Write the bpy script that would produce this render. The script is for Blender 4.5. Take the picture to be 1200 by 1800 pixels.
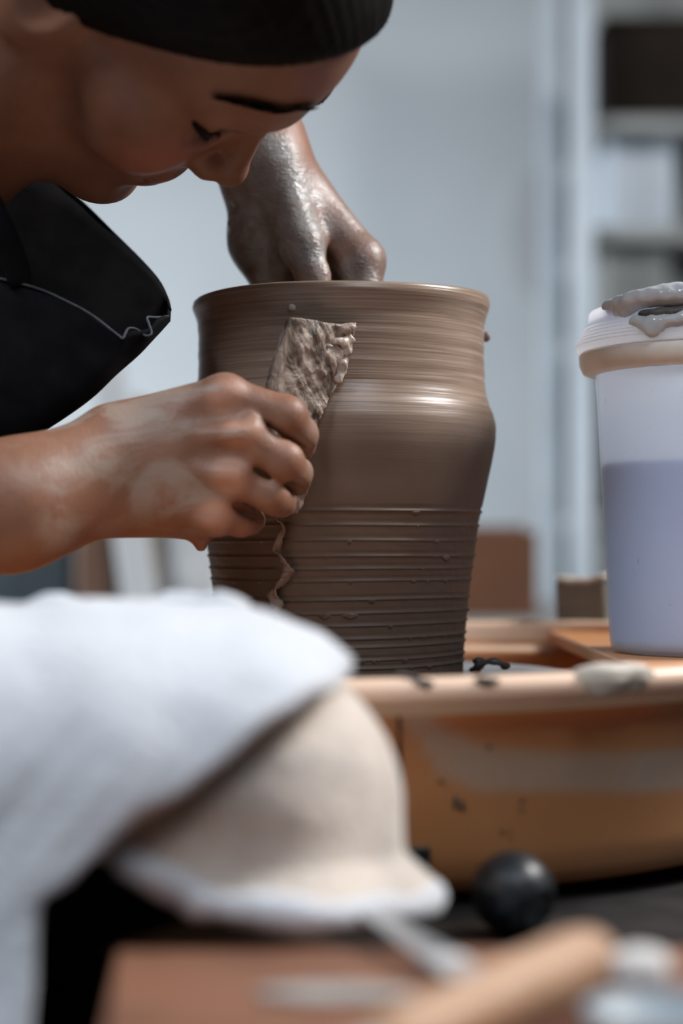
import bpy, math, random
import numpy as np

for o in list(bpy.data.objects):
    bpy.data.objects.remove(o, do_unlink=True)
scene = bpy.context.scene
COL = scene.collection
random.seed(7)
RNG = np.random.default_rng(11)

# ------------------------------------------------------------------ camera, world, lights, exposure
CH = 0.70                    # camera height above the floor
FPX = 3226.0                 # focal length in pixels of the 1200 px wide frame
cam_d = bpy.data.cameras.new('camera')
cam = bpy.data.objects.new('camera', cam_d)
COL.objects.link(cam)
cam.location = (0.0, -1.0, CH)
cam.rotation_euler = (math.pi / 2, 0, 0)
cam_d.sensor_fit = 'HORIZONTAL'
cam_d.sensor_width = 24.0
cam_d.lens = FPX * 24.0 / 1200.0
cam_d.shift_y = 0.05
cam_d.clip_start = 0.02
cam_d.dof.use_dof = True
cam_d.dof.focus_distance = 0.925
cam_d.dof.aperture_fstop = 3.1
scene.camera = cam

world = bpy.data.worlds.new('world')
scene.world = world
world.use_nodes = True
world.node_tree.nodes['Background'].inputs[0].default_value = (0.62, 0.74, 0.90, 1)
world.node_tree.nodes['Background'].inputs[1].default_value = 0.014


def area_light(name, loc, target, size, size_y, energy, color):
    d = bpy.data.lights.new(name, 'AREA')
    d.shape = 'RECTANGLE'
    d.size, d.size_y, d.energy, d.color = size, size_y, energy, color
    o = bpy.data.objects.new(name, d)
    COL.objects.link(o)
    o.location = loc
    v = np.array(target, float) - np.array(loc, float)
    from mathutils import Vector
    o.rotation_euler = Vector(v).to_track_quat('-Z', 'Y').to_euler()
    return o


area_light('window_light', (1.50, 0.10, 2.15), (0.0, -0.05, 0.75), 0.55, 0.55, 62, (1.0, 0.985, 0.97))
area_light('front_light', (0.50, -1.50, 2.15), (0.0, -0.36, 0.6), 0.7, 0.7, 13.5, (0.80, 0.89, 1.0))  # added fill for the upright fronts of pan and bucket
area_light('towel_fill', (-1.05, -1.05, 1.95), (-0.10, -0.42, 0.6), 0.5, 0.5, 18, (0.84, 0.91, 1.0))  # added fill from the front left to brighten the towel
bl = area_light('back_light', (-1.55, 1.15, 0.90), (0.75, 3.25, 0.70), 0.9, 0.7, 32, (0.92, 0.96, 1.0))  # added to brighten the back wall
bl.data.spread = 2.0

vs = scene.view_settings
vs.view_transform = 'Standard'
vs.look = 'None'
vs.gamma = 1.0
vs.use_curve_mapping = False
vs.exposure = 0.0


# ------------------------------------------------------------------ helpers
def P(px, py, d):
    """world point that lies d metres in front of the camera at a photo pixel"""
    return np.array([(px - 600.0) * d / FPX, d - 1.0, CH + (960.0 - py) * d / FPX])


def pixel(v):
    v = np.asarray(v)
    d = v[..., 1] + 1.0
    return 600 + v[..., 0] / d * FPX, 960 - (v[..., 2] - CH) / d * FPX


def smooth01(a, b, x):
    t = np.clip((np.asarray(x, float) - a) / (b - a), 0, 1)
    return t * t * (3 - 2 * t)


def link(o, parent=None):
    COL.objects.link(o)
    if parent is not None:
        o.parent = parent
        o.matrix_parent_inverse = parent.matrix_world.inverted()
    return o


def mesh_obj(name, verts, faces, mat, parent=None, smooth=True, attrs=None):
    me = bpy.data.meshes.new(name)
    me.from_pydata([tuple(map(float, v)) for v in verts], [], [tuple(map(int, f)) for f in faces])
    me.update()
    if smooth:
        me.polygons.foreach_set('use_smooth', [True] * len(me.polygons))
    if attrs:
        for k, a in attrs.items():
            at = me.attributes.new(k, 'FLOAT', 'POINT')
            at.data.foreach_set('value', np.asarray(a, np.float32))
    if mat is not None:
        me.materials.append(mat)
    o = bpy.data.objects.new(name, me)
    return link(o, parent)


def empty(name, loc):
    o = bpy.data.objects.new(name, None)
    o.empty_display_size = 0.02
    o.location = tuple(map(float, loc))
    COL.objects.link(o)
    bpy.context.view_layer.update()
    return o


def tag(o, label, cat, group=None, kind=None):
    o['label'] = label
    o['category'] = cat
    if group:
        o['group'] = group
    if kind:
        o['kind'] = kind
    return o


def struct(o, label=None):
    o['kind'] = 'structure'
    if label:
        o['label'] = label
    return o


def add_mod(o, typ, **kw):
    m = o.modifiers.new(typ.lower(), typ)
    for k, v in kw.items():
        setattr(m, k, v)
    return m


def lathe(profile, seg, center=(0, 0, 0), jitter=None, a0=0.0, a1=2 * math.pi):
    prof = np.asarray(profile, float)
    full = abs(a1 - a0 - 2 * math.pi) < 1e-6
    n = seg if full else seg + 1
    ang = a0 + (a1 - a0) * np.arange(n) / seg
    V = np.zeros((len(prof), n, 3))
    r = prof[:, 0][:, None] * np.ones(n)[None]
    z = prof[:, 1][:, None] * np.ones(n)[None]
    if jitter is not None:
        r, z = jitter(r, z, ang[None, :])
    V[..., 0] = r * np.cos(ang) + center[0]
    V[..., 1] = r * np.sin(ang) + center[1]
    V[..., 2] = z + center[2]
    F = []
    m = len(prof)
    for i in range(m - 1):
        for j in range(n if full else n - 1):
            j2 = (j + 1) % n
            F.append((i * n + j, i * n + j2, (i + 1) * n + j2, (i + 1) * n + j))
    return V.reshape(-1, 3), F


def grid_faces(nu, nv):
    return [(i * nv + j, i * nv + j + 1, (i + 1) * nv + j + 1, (i + 1) * nv + j) for i in range(nu - 1) for j in range(nv - 1)]


def catmull(pts, n):
    pts = np.asarray(pts, float)
    p = np.vstack([2 * pts[0] - pts[1], pts, 2 * pts[-1] - pts[-2]])
    m = len(pts) - 1
    out = []
    for t in np.linspace(0, m, n):
        i = min(int(t), m - 1)
        f = t - i
        a, b, c, d = p[i], p[i + 1], p[i + 2], p[i + 3]
        out.append(0.5 * ((2 * b) + (-a + c) * f + (2 * a - 5 * b + 4 * c - d) * f * f + (-a + 3 * b - 3 * c + d) * f ** 3))
    return np.array(out)


def tube(path, radius, seg=10, flat=1.0, up=None):
    path = np.asarray(path, float)
    n = len(path)
    radius = np.ones(n) * radius if np.isscalar(radius) else np.asarray(radius, float)
    T = np.gradient(path, axis=0)
    T /= np.linalg.norm(T, axis=1)[:, None] + 1e-12
    u = np.array(up if up is not None else (0.0, 0.0, 1.0))
    V = []
    for i in range(n):
        s = np.cross(T[i], u)
        if np.linalg.norm(s) < 1e-4:
            s = np.cross(T[i], (1.0, 0.1, 0.0))
        s /= np.linalg.norm(s)
        w = np.cross(s, T[i])
        for j in range(seg):
            a = 2 * math.pi * j / seg
            V.append(path[i] + radius[i] * (math.cos(a) * s + flat * math.sin(a) * w))
    F = [(i * seg + j, i * seg + (j + 1) % seg, (i + 1) * seg + (j + 1) % seg, (i + 1) * seg + j) for i in range(n - 1) for j in range(seg)]
    V.append(path[0]); V.append(path[-1])
    c0, c1 = len(V) - 2, len(V) - 1
    for j in range(seg):
        F.append((c0, (j + 1) % seg, j))
        F.append((c1, (n - 1) * seg + j, (n - 1) * seg + (j + 1) % seg))
    return np.array(V), F


def box_verts(c, s, rz=0.0, rx=0.0, ry=0.0):
    from mathutils import Euler
    R = np.array(Euler((rx, ry, rz)).to_matrix())
    c, s = np.array(c, float), np.array(s, float) / 2
    V = [c + R @ (s * np.array((x, y, z))) for x in (-1, 1) for y in (-1, 1) for z in (-1, 1)]
    F = [(0, 1, 3, 2), (4, 6, 7, 5), (0, 4, 5, 1), (2, 3, 7, 6), (0, 2, 6, 4), (1, 5, 7, 3)]
    return np.array(V), F


def box(name, c, s, mat, parent=None, rz=0.0, rx=0.0, ry=0.0, bevel=0.0):
    V, F = box_verts(c, s, rz, rx, ry)
    o = mesh_obj(name, V, F, mat, parent, smooth=False)
    if bevel:
        add_mod(o, 'BEVEL', width=bevel, segments=3)
    return o


def prism(name, outline, normal, thick, mat, parent=None, bevel=0.0):
    """closed outline of 3D points pushed along normal by thick"""
    a = np.asarray(outline, float)
    n = len(a)
    b = a + np.asarray(normal, float) * thick
    V = np.vstack([a, b])
    F = [tuple(range(n)), tuple(range(2 * n - 1, n - 1, -1))] + [(i, i + n, (i + 1) % n + n, (i + 1) % n) for i in range(n)]
    o = mesh_obj(name, V, F, mat, parent, smooth=False)
    if bevel:
        add_mod(o, 'BEVEL', width=bevel, segments=2)
    return o


def fbm(p, scale, seed=0):
    """cheap smooth pseudo noise, about -1..1"""
    p = np.asarray(p, float) * scale
    r = np.random.default_rng(seed)
    out = np.zeros(p.shape[0])
    tot = 0
    for o in range(10):
        k = r.normal(size=3) * (0.7 + 0.28 * o)
        w = 1.0 / (1 + 0.35 * o)
        out += w * np.sin(p @ k + r.uniform(0, 6.28))
        tot += w * w
    return out / math.sqrt(tot * 0.5) * 0.5


# ---- signed distance modelling: smooth unions meshed with surface nets
class SDF:
    def __init__(self, lo, hi, h):
        self.lo = np.array(lo, float)
        self.h = h
        self.n = np.ceil((np.array(hi) - self.lo) / h).astype(int) + 1
        self.f = np.full(self.n, 0.03, np.float32)

    def _local(self, lo, hi, pad):
        a = np.clip(np.floor((lo - pad - self.lo) / self.h).astype(int), 0, self.n)
        b = np.clip(np.ceil((hi + pad - self.lo) / self.h).astype(int) + 1, 0, self.n)
        if np.any(b <= a):
            return None, None
        ax = [(self.lo[i] + self.h * np.arange(a[i], b[i])).astype(np.float32) for i in range(3)]
        X, Y, Z = np.meshgrid(*ax, indexing='ij', sparse=True)
        return (slice(a[0], b[0]), slice(a[1], b[1]), slice(a[2], b[2])), (X, Y, Z)

    def _merge(self, sl, d, k, mode):
        f = self.f[sl]
        if mode == 'cut':
            d = -d
            h = np.maximum(k - np.abs(f - d), 0) / k
            self.f[sl] = np.maximum(f, d) + h * h * k * 0.25
        else:
            h = np.maximum(k - np.abs(f - d), 0) / k
            self.f[sl] = np.minimum(f, d) - h * h * k * 0.25

    def cone(self, a, b, r1, r2, k=0.006, mode='add'):
        a, b = np.array(a, float), np.array(b, float)
        R = max(r1, r2)
        sl, g = self._local(np.minimum(a, b) - R, np.maximum(a, b) + R, k + 0.008)
        if sl is None:
            return
        ba = b - a
        l2 = float(ba @ ba) + 1e-12
        x, y, z = g[0] - np.float32(a[0]), g[1] - np.float32(a[1]), g[2] - np.float32(a[2])
        t = np.clip((x * ba[0] + y * ba[1] + z * ba[2]) / l2, 0, 1).astype(np.float32)
        d = np.sqrt((x - t * ba[0]) ** 2 + (y - t * ba[1]) ** 2 + (z - t * ba[2]) ** 2) - (r1 + (r2 - r1) * t)
        self._merge(sl, d.astype(np.float32), k, mode)

    def ell(self, c, r, R=None, k=0.006, mode='add'):
        c, r = np.array(c, float), np.array(r, float)
        R = np.eye(3) if R is None else np.asarray(R)
        ext = np.sqrt(((R * r[None, :]) ** 2).sum(1))
        sl, g = self._local(c - ext, c + ext, k + 0.008)
        if sl is None:
            return
        x, y, z = g[0] - np.float32(c[0]), g[1] - np.float32(c[1]), g[2] - np.float32(c[2])
        q = [(x * R[0, i] + y * R[1, i] + z * R[2, i]) / r[i] for i in range(3)]
        k0 = np.sqrt(q[0] ** 2 + q[1] ** 2 + q[2] ** 2)
        k1 = np.sqrt((q[0] / r[0]) ** 2 + (q[1] / r[1]) ** 2 + (q[2] / r[2]) ** 2) + 1e-9
        self._merge(sl, (k0 * (k0 - 1) / k1).astype(np.float32), k, mode)

    def plane_cut(self, c, n, k=0.004):
        """removes everything on the side n points to"""
        ax = [(self.lo[i] + self.h * np.arange(self.n[i])).astype(np.float32) for i in range(3)]
        X, Y, Z = np.meshgrid(*ax, indexing='ij', sparse=True)
        d = ((X - c[0]) * n[0] + (Y - c[1]) * n[1] + (Z - c[2]) * n[2]).astype(np.float32)
        self._merge((slice(None),) * 3, -d, k, 'cut')

    def mesh(self):
        f = self.f
        f[0], f[-1] = 0.03, 0.03
        f[:, 0], f[:, -1] = 0.03, 0.03
        f[:, :, 0], f[:, :, -1] = 0.03, 0.03
        ins = f < 0
        cnt = np.zeros(np.array(f.shape) - 1, np.int8)
        for i in (0, 1):
            for j in (0, 1):
                for k in (0, 1):
                    cnt += ins[i:f.shape[0] - 1 + i, j:f.shape[1] - 1 + j, k:f.shape[2] - 1 + k]
        cells = np.argwhere((cnt > 0) & (cnt < 8))
        idx = np.full(cnt.shape, -1, np.int32)
        idx[tuple(cells.T)] = np.arange(len(cells))
        corners = np.array([(i, j, k) for i in (0, 1) for j in (0, 1) for k in (0, 1)])
        vals = np.stack([f[tuple((cells + c).T)] for c in corners], 1)
        acc = np.zeros((len(cells), 3))
        num = np.zeros(len(cells))
        for a in range(8):
            for b in range(a + 1, 8):
                if np.abs(corners[a] - corners[b]).sum() != 1:
                    continue
                va, vb = vals[:, a], vals[:, b]
                m = (va < 0) != (vb < 0)
                t = np.where(m, va / np.where(m, va - vb, 1), 0)
                p = corners[a][None] + t[:, None] * (corners[b] - corners[a])[None]
                acc += np.where(m[:, None], p, 0)
                num += m
        V = self.lo + self.h * (cells + acc / num[:, None])
        F = []
        for ax in range(3):
            s0 = [slice(None)] * 3; s1 = [slice(None)] * 3
            s0[ax] = slice(0, -1); s1[ax] = slice(1, None)
            A, B = ins[tuple(s0)], ins[tuple(s1)]
            e = np.argwhere(A != B)
            o1, o2 = (ax + 1) % 3, (ax + 2) % 3
            e = e[(e[:, o1] > 0) & (e[:, o2] > 0)]
            flip = ins[tuple(e.T)]
            q = []
            for d1, d2 in ((0, 0), (1, 0), (1, 1), (0, 1)):
                c = e.copy(); c[:, o1] -= d1; c[:, o2] -= d2
                c = np.minimum(c, np.array(idx.shape) - 1)
                q.append(idx[tuple(c.T)])
            q = np.stack(q, 1)
            q[~flip] = q[~flip][:, ::-1]
            F.append(q[(q >= 0).all(1)])
        return V, np.vstack(F)


# ------------------------------------------------------------------ materials
class NT:
    def __init__(self, name):
        self.mat = bpy.data.materials.new(name)
        self.mat.use_nodes = True
        self.t = self.mat.node_tree
        self.b = self.t.nodes['Principled BSDF']
        self.out = self.t.nodes['Material Output']

    def n(self, typ, **kw):
        nd = self.t.nodes.new(typ)
        for k, v in kw.items():
            setattr(nd, k, v)
        return nd

    def l(self, a, b):
        self.t.links.new(a, b)

    def coord(self, scale=(1, 1, 1), rot=(0, 0, 0)):
        tc = self.n('ShaderNodeTexCoord')
        mp = self.n('ShaderNodeMapping')
        mp.inputs['Scale'].default_value = scale
        mp.inputs['Rotation'].default_value = rot
        self.l(tc.outputs['Object'], mp.inputs[0])
        return mp.outputs[0]

    def noise(self, scale, detail=4, vec=None, rough=0.55, dist=0.0):
        nd = self.n('ShaderNodeTexNoise')
        nd.inputs['Scale'].default_value = scale
        nd.inputs['Detail'].default_value = detail
        nd.inputs['Roughness'].default_value = rough
        nd.inputs['Distortion'].default_value = dist
        self.l(vec if vec is not None else self.coord(), nd.inputs['Vector'])
        return nd.outputs[0]

    def ramp(self, fac, stops):
        r = self.n('ShaderNodeValToRGB')
        e = r.color_ramp.elements
        while len(e) < len(stops):
            e.new(0.5)
        for el, (p, c) in zip(e, stops):
            el.position = p
            el.color = (*c, 1) if len(c) == 3 else c
        self.l(fac, r.inputs[0])
        return r.outputs[0]

    def val(self, fac, stops):
        return self.ramp(fac, [(p, (v, v, v)) for p, v in stops])

    def attr(self, name):
        a = self.n('ShaderNodeAttribute', attribute_name=name)
        return a.outputs['Fac']

    def math(self, op, a, b=None):
        m = self.n('ShaderNodeMath', operation=op)
        for i, v in enumerate((a, b)):
            if v is None:
                continue
            if isinstance(v, (int, float)):
                m.inputs[i].default_value = v
            else:
                self.l(v, m.inputs[i])
        return m.outputs[0]

    def mix(self, fac, a, b):
        m = self.n('ShaderNodeMix', data_type='RGBA')
        for sock, v in ((m.inputs[0], fac), (m.inputs[6], a), (m.inputs[7], b)):
            if isinstance(v, tuple):
                sock.default_value = (*v, 1)
            elif isinstance(v, (int, float)):
                sock.default_value = v
            else:
                self.l(v, sock)
        return m.outputs[2]

    def bump(self, h, strength, dist=0.001, prev=None):
        b = self.n('ShaderNodeBump')
        b.inputs['Strength'].default_value = strength
        b.inputs['Distance'].default_value = dist
        self.l(h, b.inputs['Height'])
        if prev is not None:
            self.l(prev, b.inputs['Normal'])
        self.l(b.outputs[0], self.b.inputs['Normal'])
        return b.outputs[0]

    def set(self, **kw):
        names = dict(color='Base Color', rough='Roughness', metal='Metallic', spec='Specular IOR Level', sss='Subsurface Weight', sheen='Sheen Weight', coat='Coat Weight', alpha='Alpha', trans='Transmission Weight')
        for k, v in kw.items():
            s = self.b.inputs[names[k]]
            if isinstance(v, tuple):
                s.default_value = (*v, 1)
            elif isinstance(v, (int, float)):
                s.default_value = v
            else:
                self.l(v, s)
        return self


def simple(name, c1, c2, scale, rough=0.6, bump=0.2, bdist=0.001, metal=0.0, vscale=(1, 1, 1), lo=0.35, hi=0.65, spec=0.5):
    m = NT(name)
    nz = m.noise(scale, 5, m.coord(vscale))
    m.set(color=m.ramp(nz, [(lo, c1), (hi, c2)]), rough=rough, metal=metal, spec=spec)
    if bump:
        m.bump(nz, bump, bdist)
    return m.mat


def lin(r, g, b):
    f = lambda v: ((v / 255 + 0.055) / 1.055) ** 2.4 if v > 10 else v / 255 / 12.92
    return (f(r), f(g), f(b))


M = {}
# clay of the pot: low wall darker, its shade partly put into the colour, slick fine-lined slip on the neck
m = NT('wet_clay')
streak = m.noise(60, 4, m.coord((0.25, 0.25, 14)))
blot = m.noise(22, 4, m.coord((1, 1, 1.6)))
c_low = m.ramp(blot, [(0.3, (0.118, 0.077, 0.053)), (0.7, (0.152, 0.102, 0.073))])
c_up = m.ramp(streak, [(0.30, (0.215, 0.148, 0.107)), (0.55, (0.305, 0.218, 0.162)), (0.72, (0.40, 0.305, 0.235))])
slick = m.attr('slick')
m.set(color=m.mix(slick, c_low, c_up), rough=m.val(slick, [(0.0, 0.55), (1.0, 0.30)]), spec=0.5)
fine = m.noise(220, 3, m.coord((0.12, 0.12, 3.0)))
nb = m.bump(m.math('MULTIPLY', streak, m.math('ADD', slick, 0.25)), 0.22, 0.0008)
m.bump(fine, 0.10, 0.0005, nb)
M['clay'] = m.mat
M['clay_plain'] = simple('clay_crumb', (0.13, 0.095, 0.075), (0.22, 0.165, 0.13), 90, 0.6, 0.5)
M['clay_pale'] = simple('pale_slip_lit_top', (0.50, 0.44, 0.37), (0.62, 0.56, 0.48), 80, 0.5, 0.3)
M['clay_grey'] = simple('grey_slip', (0.46, 0.47, 0.48), (0.60, 0.61, 0.62), 60, 0.14, 0.5, 0.0015)
M['clay_dark'] = simple('dark_clay', (0.045, 0.038, 0.033), (0.10, 0.085, 0.072), 110, 0.5, 0.6)
M['clay_block'] = simple('dry_grey_clay', (0.115, 0.10, 0.082), (0.165, 0.145, 0.12), 40, 0.8, 0.3, vscale=(1, 1, 5))

# pan plastic with a wiped slip smear
m = NT('tan_plastic')
nz = m.noise(9, 4)
sp = m.noise(150, 2)
base = m.ramp(nz, [(0.3, (0.52, 0.225, 0.085)), (0.7, (0.60, 0.27, 0.11))])
base = m.mix(m.val(sp, [(0.70, 0.0), (0.76, 0.75)]), base, (0.12, 0.055, 0.03))
sm = m.math('MULTIPLY', m.attr('smear'), m.val(m.noise(40, 4, m.coord((1, 1, 0.4))), [(0.25, 0.65), (0.7, 1.0)]))
base = m.mix(sm, base, (0.50, 0.37, 0.28))
base = m.mix(m.math('MULTIPLY', m.attr('pale'), 0.9), base, (0.84, 0.60, 0.45))  # light on the rim and ledge painted as paler plastic
m.set(color=base, rough=0.42, sss=0.05)
m.bump(nz, 0.05)
M['pan'] = m.mat

M['wheel_metal'] = simple('wheel_metal', (0.22, 0.23, 0.235), (0.33, 0.34, 0.345), 30, 0.38, 0.1, metal=0.2)
M['dark_metal'] = simple('dark_painted_metal', (0.014, 0.013, 0.013), (0.028, 0.026, 0.025), 30, 0.6, 0.1, spec=0.25)
M['shelf_wood'] = simple('brown_board', (0.20, 0.10, 0.055), (0.28, 0.15, 0.085), 18, 0.6, 0.2, vscale=(1, 6, 1))

# table wood
m = NT('table_wood')
nz = m.noise(7, 5, m.coord((2, 14, 2)), dist=0.6)
wet = m.noise(16, 3)
m.set(color=m.mix(m.val(wet, [(0.45, 0.0), (0.65, 0.55)]), m.ramp(nz, [(0.3, (0.185, 0.078, 0.043)), (0.7, (0.27, 0.122, 0.070))]), (0.10, 0.042, 0.024)), rough=0.55)
m.bump(nz, 0.15)
M['table'] = m.mat
M['handle_wood'] = simple('pale_handle_wood', (0.44, 0.255, 0.15), (0.53, 0.32, 0.20), 14, 0.5, 0.1, vscale=(1, 8, 8))
M['steel'] = simple('dull_steel', (0.36, 0.37, 0.38), (0.52, 0.53, 0.54), 40, 0.4, 0.1, metal=0.5)
M['steel_clay'] = simple('clay_smeared_steel', (0.22, 0.22, 0.21), (0.46, 0.44, 0.41), 60, 0.5, 0.3, metal=0.1)
M['rubber'] = simple('black_rubber', (0.008, 0.010, 0.013), (0.10, 0.115, 0.13), 55, 0.42, 0.3, lo=0.56, hi=0.80)
M['sponge'] = simple('white_sponge', (0.50, 0.48, 0.46), (0.68, 0.66, 0.63), 120, 0.9, 0.7, 0.002)
M['blue_grey'] = simple('blue_grey_plastic', (0.22, 0.26, 0.29), (0.30, 0.34, 0.37), 20, 0.4, 0.05)

# bucket
m = NT('translucent_white_plastic')
nz = m.noise(24, 4)
sp = m.noise(190, 2)
col = m.mix(m.val(sp, [(0.70, 0.0), (0.75, 0.6)]), m.ramp(nz, [(0.3, (0.83, 0.87, 0.91)), (0.7, (0.88, 0.92, 0.95))]), (0.36, 0.27, 0.2))
m.set(color=col, rough=0.35)
trn = m.n('ShaderNodeBsdfTranslucent'); trn.inputs[0].default_value = (0.88, 0.93, 0.98, 1)
tra = m.n('ShaderNodeBsdfTransparent')
mx1 = m.n('ShaderNodeMixShader'); mx1.inputs[0].default_value = 0.6
mx2 = m.n('ShaderNodeMixShader'); mx2.inputs[0].default_value = 0.36
m.l(m.b.outputs[0], mx1.inputs[1]); m.l(trn.outputs[0], mx1.inputs[2])
m.l(mx1.outputs[0], mx2.inputs[1]); m.l(tra.outputs[0], mx2.inputs[2])
m.l(mx2.outputs[0], m.out.inputs[0])
M['tub'] = m.mat
m = NT('white_lid_plastic')
nz = m.noise(30, 4)
ridg = m.noise(40, 2, m.coord((0.3, 0.3, 22)))
m.set(color=m.ramp(nz, [(0.3, (0.68, 0.67, 0.68)), (0.7, (0.76, 0.75, 0.76))]), rough=0.4, sss=0.08)
m.bump(ridg, 0.25, 0.0008)
trn = m.n('ShaderNodeBsdfTranslucent'); trn.inputs[0].default_value = (0.86, 0.86, 0.88, 1)
mx = m.n('ShaderNodeMixShader'); mx.inputs[0].default_value = 0.85
m.l(m.b.outputs[0], mx.inputs[1]); m.l(trn.outputs[0], mx.inputs[2]); m.l(mx.outputs[0], m.out.inputs[0])
M['lid'] = m.mat
M['collar'] = simple('stained_collar_plastic', (0.72, 0.65, 0.57), (0.80, 0.74, 0.67), 60, 0.5, 0.1)
M['slip_liquid'] = simple('blue_grey_slip', (0.30, 0.50, 0.88), (0.33, 0.53, 0.90), 12, 0.4, 0.0)

# towel
def towel_mat(name, a, b, stain, amt):
    m = NT(name)
    big = m.noise(26, 4)
    f = m.noise(900, 2)
    f2 = m.noise(260, 3)
    c = m.ramp(f2, [(0.3, a), (0.7, b)])
    c = m.mix(m.val(big, [(0.45, 0.0), (0.70, amt)]), c, stain)
    m.set(color=c, rough=0.95, sheen=0.3, spec=0.1)
    nb = m.bump(f, 0.5, 0.0012)
    m.bump(f2, 0.5, 0.003, nb)
    return m.mat


M['towel'] = towel_mat('white_terry', (0.61, 0.625, 0.66), (0.71, 0.725, 0.76), (0.58, 0.56, 0.54), 0.2)
M['towel_in'] = towel_mat('shaded_cream_terry', (0.68, 0.585, 0.50), (0.78, 0.685, 0.60), (0.44, 0.41, 0.39), 0.8)  # cream base holds the lower layer's shade as well as dirt

# cloth and hair
M['apron'] = simple('black_denim', (0.0045, 0.0045, 0.006), (0.009, 0.0085, 0.010), 60, 0.9, 0.3, spec=0.08)
M['thread'] = simple('faded_denim_edge', (0.035, 0.042, 0.050), (0.075, 0.085, 0.098), 120, 0.9, 0.3)
M['trousers'] = simple('black_cotton', (0.004, 0.004, 0.005), (0.008, 0.008, 0.009), 50, 0.9, 0.2, spec=0.08)
M['hair'] = simple('dark_hair', (0.0022, 0.0018, 0.0016), (0.008, 0.006, 0.005), 60, 0.55, 0.4, vscale=(1, 8, 1), spec=0.10)

# skin with slip on it
m = NT('skin')
mott = m.noise(45, 4)
skin = m.ramp(mott, [(0.3, (0.200, 0.088, 0.050)), (0.7, (0.265, 0.122, 0.073))])
skin = m.mix(m.attr('blush'), skin, (0.40, 0.13, 0.085))
skin = m.mix(m.attr('knuckle'), skin, (0.56, 0.285, 0.19))  # light catching the near knuckles, painted as paler skin
dn = m.noise(34, 5, m.coord((0.6, 1, 1)), dist=1.2)
dry = m.math('MULTIPLY', m.attr('dry_clay'), m.val(dn, [(0.44, 0.08), (0.57, 1.0)]))
skin = m.mix(dry, skin, (0.31, 0.235, 0.185))
wn = m.noise(60, 5, dist=0.8)
wet = m.math('MULTIPLY', m.attr('wet_clay'), m.val(wn, [(0.30, 0.35), (0.50, 1.0)]))
skin = m.mix(wet, skin, m.ramp(m.noise(80, 4), [(0.3, (0.235, 0.215, 0.20)), (0.7, (0.36, 0.345, 0.335))]))
skin = m.mix(m.attr('lips'), skin, (0.26, 0.085, 0.07))
rough = m.math('SUBTRACT', 0.50, m.math('MULTIPLY', m.attr('wet_clay'), 0.30))
m.set(color=skin, rough=rough, sss=0.08)
m.b.inputs['Subsurface Radius'].default_value = (0.006, 0.0025, 0.0015)
m.b.inputs['Subsurface Scale'].default_value = 1.0
pores = m.noise(700, 3)
wr = m.noise(150, 4, m.coord((1, 1, 2.2)), dist=1.5)
nb = m.bump(pores, 0.22, 0.0007)
nb = m.bump(m.noise(230, 4, m.coord((1.6, 1, 0.8)), dist=0.8), 0.30, 0.0010, nb)
nb = m.bump(m.math('MULTIPLY', wr, m.math('ADD', m.attr('wet_clay'), 0.12)), 0.55, 0.0016, nb)
M['skin'] = m.mat

# scraper wood caked with clay
m = NT('clay_caked_wood')
nz = m.noise(75, 5, m.coord((1.6, 1, 0.8)), dist=1.0)
n2 = m.noise(200, 4)
c = m.ramp(nz, [(0.34, (0.075, 0.050, 0.036)), (0.48, (0.20, 0.148, 0.115)), (0.60, (0.33, 0.255, 0.205)), (0.72, (0.44, 0.345, 0.285))])
m.set(color=c, rough=0.5)
nb = m.bump(nz, 0.8, 0.0025)
m.bump(n2, 0.4, 0.0008, nb)
M['scraper'] = m.mat
M['scraper_clay'] = simple('pale_clay_crust', (0.33, 0.25, 0.20), (0.56, 0.46, 0.39), 120, 0.35, 0.7, 0.0015)

# background
M['wall'] = simple('grey_blue_plaster', (0.46, 0.50, 0.53), (0.50, 0.54, 0.57), 3, 0.9, 0.05)
M['floor'] = simple('grey_concrete', (0.035, 0.034, 0.033), (0.055, 0.053, 0.05), 5, 0.8, 0.1)
M['cardboard'] = simple('brown_cardboard', (0.095, 0.036, 0.014), (0.12, 0.048, 0.020), 12, 0.85, 0.1)
M['bench'] = simple('grey_bench', (0.20, 0.21, 0.21), (0.27, 0.28, 0.28), 8, 0.7, 0.1)
M['rack_paint'] = simple('pale_blue_paint', (0.36, 0.41, 0.46), (0.41, 0.46, 0.51), 8, 0.5, 0.05)
M['dark_wood'] = simple('dark_brown_wood', (0.009, 0.0065, 0.005), (0.016, 0.011, 0.008), 10, 0.8, 0.1, spec=0.1)
M['pale_blue'] = simple('pale_blue_plastic', (0.40, 0.46, 0.53), (0.48, 0.54, 0.60), 8, 0.5, 0.05)
M['mid_grey'] = simple('mid_grey_ceramic', (0.17, 0.18, 0.175), (0.23, 0.24, 0.235), 10, 0.6, 0.05)
M['teal'] = simple('dark_teal_plastic', (0.016, 0.026, 0.032), (0.026, 0.040, 0.048), 8, 0.5, 0.05)
M['brown'] = simple('brown_wood', (0.075, 0.036, 0.020), (0.11, 0.055, 0.032), 8, 0.6, 0.05)
M['white_paint'] = simple('white_paint', (0.46, 0.48, 0.50), (0.54, 0.56, 0.58), 8, 0.6, 0.05)
M['form_grey'] = simple('soft_grey', (0.34, 0.365, 0.385), (0.38, 0.405, 0.425), 10, 0.9, 0.1)
M['cream_paint'] = simple('cream_paint', (0.30, 0.25, 0.20), (0.36, 0.30, 0.25), 8, 0.6, 0.05)

# ------------------------------------------------------------------ room
o = box('floor', (0, 0.9, -0.03), (7.0, 6.4, 0.06), M['floor']); struct(o)
o = box('wall_back', (0, 3.30, 1.5), (7.0, 0.1, 3.0), M['wall']); struct(o)

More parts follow.
